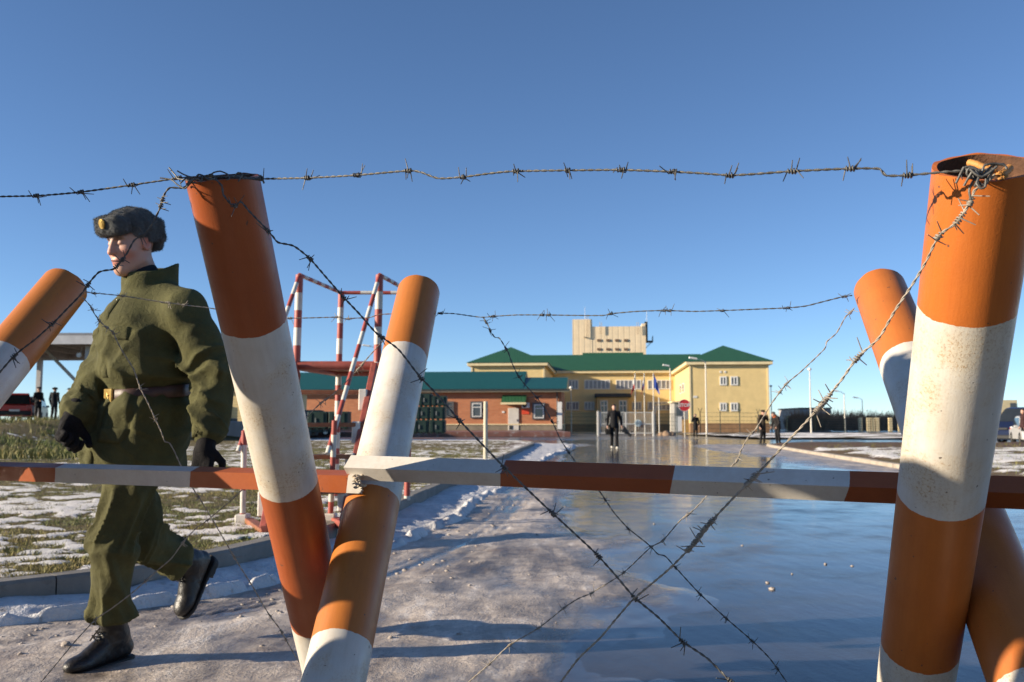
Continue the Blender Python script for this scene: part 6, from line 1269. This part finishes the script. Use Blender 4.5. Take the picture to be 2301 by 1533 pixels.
# far right: grey block, bare hedge, low cream house; far woods
r = thing('grey_block', 'long grey windowless building beyond the green fence', 'building', (45, 150, 0)); a0, a1 = W(1798, 919, 150), W(1868, 960, 150); mb = MB(); mb.box(((a0.x+a1.x)/2, 156, a0.z/2), (a1.x-a0.x, 12, a0.z)); mb.build('wall', siding('grey_panels', (.42, .39, .39), 1.2, 0), r); mb = MB(); mb.box(((a0.x+a1.x)/2, 156, a0.z+.1), (a1.x-a0.x+.3, 12.3, .2)); mb.build('roof', m_dark, r)
r = thing('low_house', 'flat cream building beyond the van at the right edge', 'building', (80, 150, 0)); a0, a1 = W(2215, 899, 150), W(2288, 950, 150); mb = MB(); mb.box(((a0.x+a1.x)/2, 154, a0.z/2), (a1.x-a0.x, 8, a0.z)); mb.build('wall', m_cream, r); mb = MB(); xx, zz = W(2276, 912, 150).x, W(2276, 912, 150).z; mb.box((xx, 149.95, zz), (.9, .1, .9)); mb.build('window', m_win, r)
def twigs(name, label, x0, x1, Y, depth, zlo, zhi, n, col, seed, cat=None):
    rs = np.random.RandomState(seed); x = x0+(x1-x0)*rs.rand(n); y = Y+depth*rs.rand(n); hh = (zhi-zlo)*(.55+.45*fbm2(x/3., y/3., seed, 3)*1.6)*rs.uniform(.4, 1.05, n); z0 = zlo+rs.rand(n)*hh*.5; a = rs.normal(0, .35, n); b = rs.normal(0, .3, n); l_ = rs.uniform(.5, 1.3, n)*(zhi-zlo)*.35; w = rs.uniform(.02, .05, n)
    top = np.stack([x+np.sin(a)*l_, y+np.sin(b)*l_, np.minimum(z0+l_, zlo+hh+.2)], 1); V = np.stack([np.stack([x-w, y, z0], 1), np.stack([x+w, y, z0], 1), top+np.array([[.012, 0, 0]]), top-np.array([[.012, 0, 0]])], 1).reshape(-1, 3); i = np.arange(n)*4; o = mesh(name, V, np.stack([i, i+1, i+2, i+3], 1), pbr('bare_twigs', col, .9, 0, .35, .4)); tag(o, label, cat, None, 'stuff'); return o
twigs('hedge', 'brown bare hedge behind the green fence', FX(1780, 128)[0], FX(2340, 128)[0], 128, 4, 0, 3.7, 16000, (.30, .18, .11), 61)
twigs('woods', 'distant bare woods along the horizon', -260, 420, 520, 30, 0, 11, 16000, (.11, .085, .075), 62)
r = thing('fence_wall', 'pale pillared wall glimpsed behind the green fence', 'wall', FX(1940, 122)+(0,))
for px_ in (1930, 1948, 1958, 1968, 1997, 2018, 2030): mb = MB(); x_, y_ = FX(px_, 122); mb.box((x_, y_, .9), (.45, .3, 1.8)); mb.build('pillar', m_cream, r)
# ================================================================ unseen bystanders added left of the view, posed to cast shade on the barrier
figure('unseen tall man in dark coat and fur hat, added with raised arms to shade the barrier', (-1.56, 1.93, 0), 10, 1.95, dict(wl=(.12, .22, 1.62), el=(.40, .10, 1.24), wr=(-.12, .22, 1.62), er=(-.40, .10, 1.24)), (blk, blk), hat_=('fur', (.02, .02, .02)), h=.022, long=.2)
figure('unseen bareheaded man in dark jacket, added to shade the right pipe and angle iron', (-1.22, 1.51, 0), 20, 1.74, dict(), (blk, blk), h=.022, long=.3)
figure('unseen stooping figure in dark jacket, added to shade the left angle iron', (-2.2, 3.0, 0), 0, 1.75, dict(hd=(0, .26, 1.22), nk=(0, .16, 1.12), ch=(0, .10, .99), pv=(0, -.12, .64), sl=(.2, .12, 1.08), sr=(-.2, .12, 1.08), el=(.34, .25, .86), er=(-.34, .25, .86), wl=(.10, .42, 1.10), wr=(-.10, .42, 1.10), hl=(.09, -.14, .62), hr=(-.09, -.14, .62), kl=(.17, .16, .46), kr=(-.17, .12, .44), al=(.16, -.02, .09), ar=(-.16, -.10, .09)), (blk, blk), h=.022, hat_=('cap', (.02, .02, .02)))
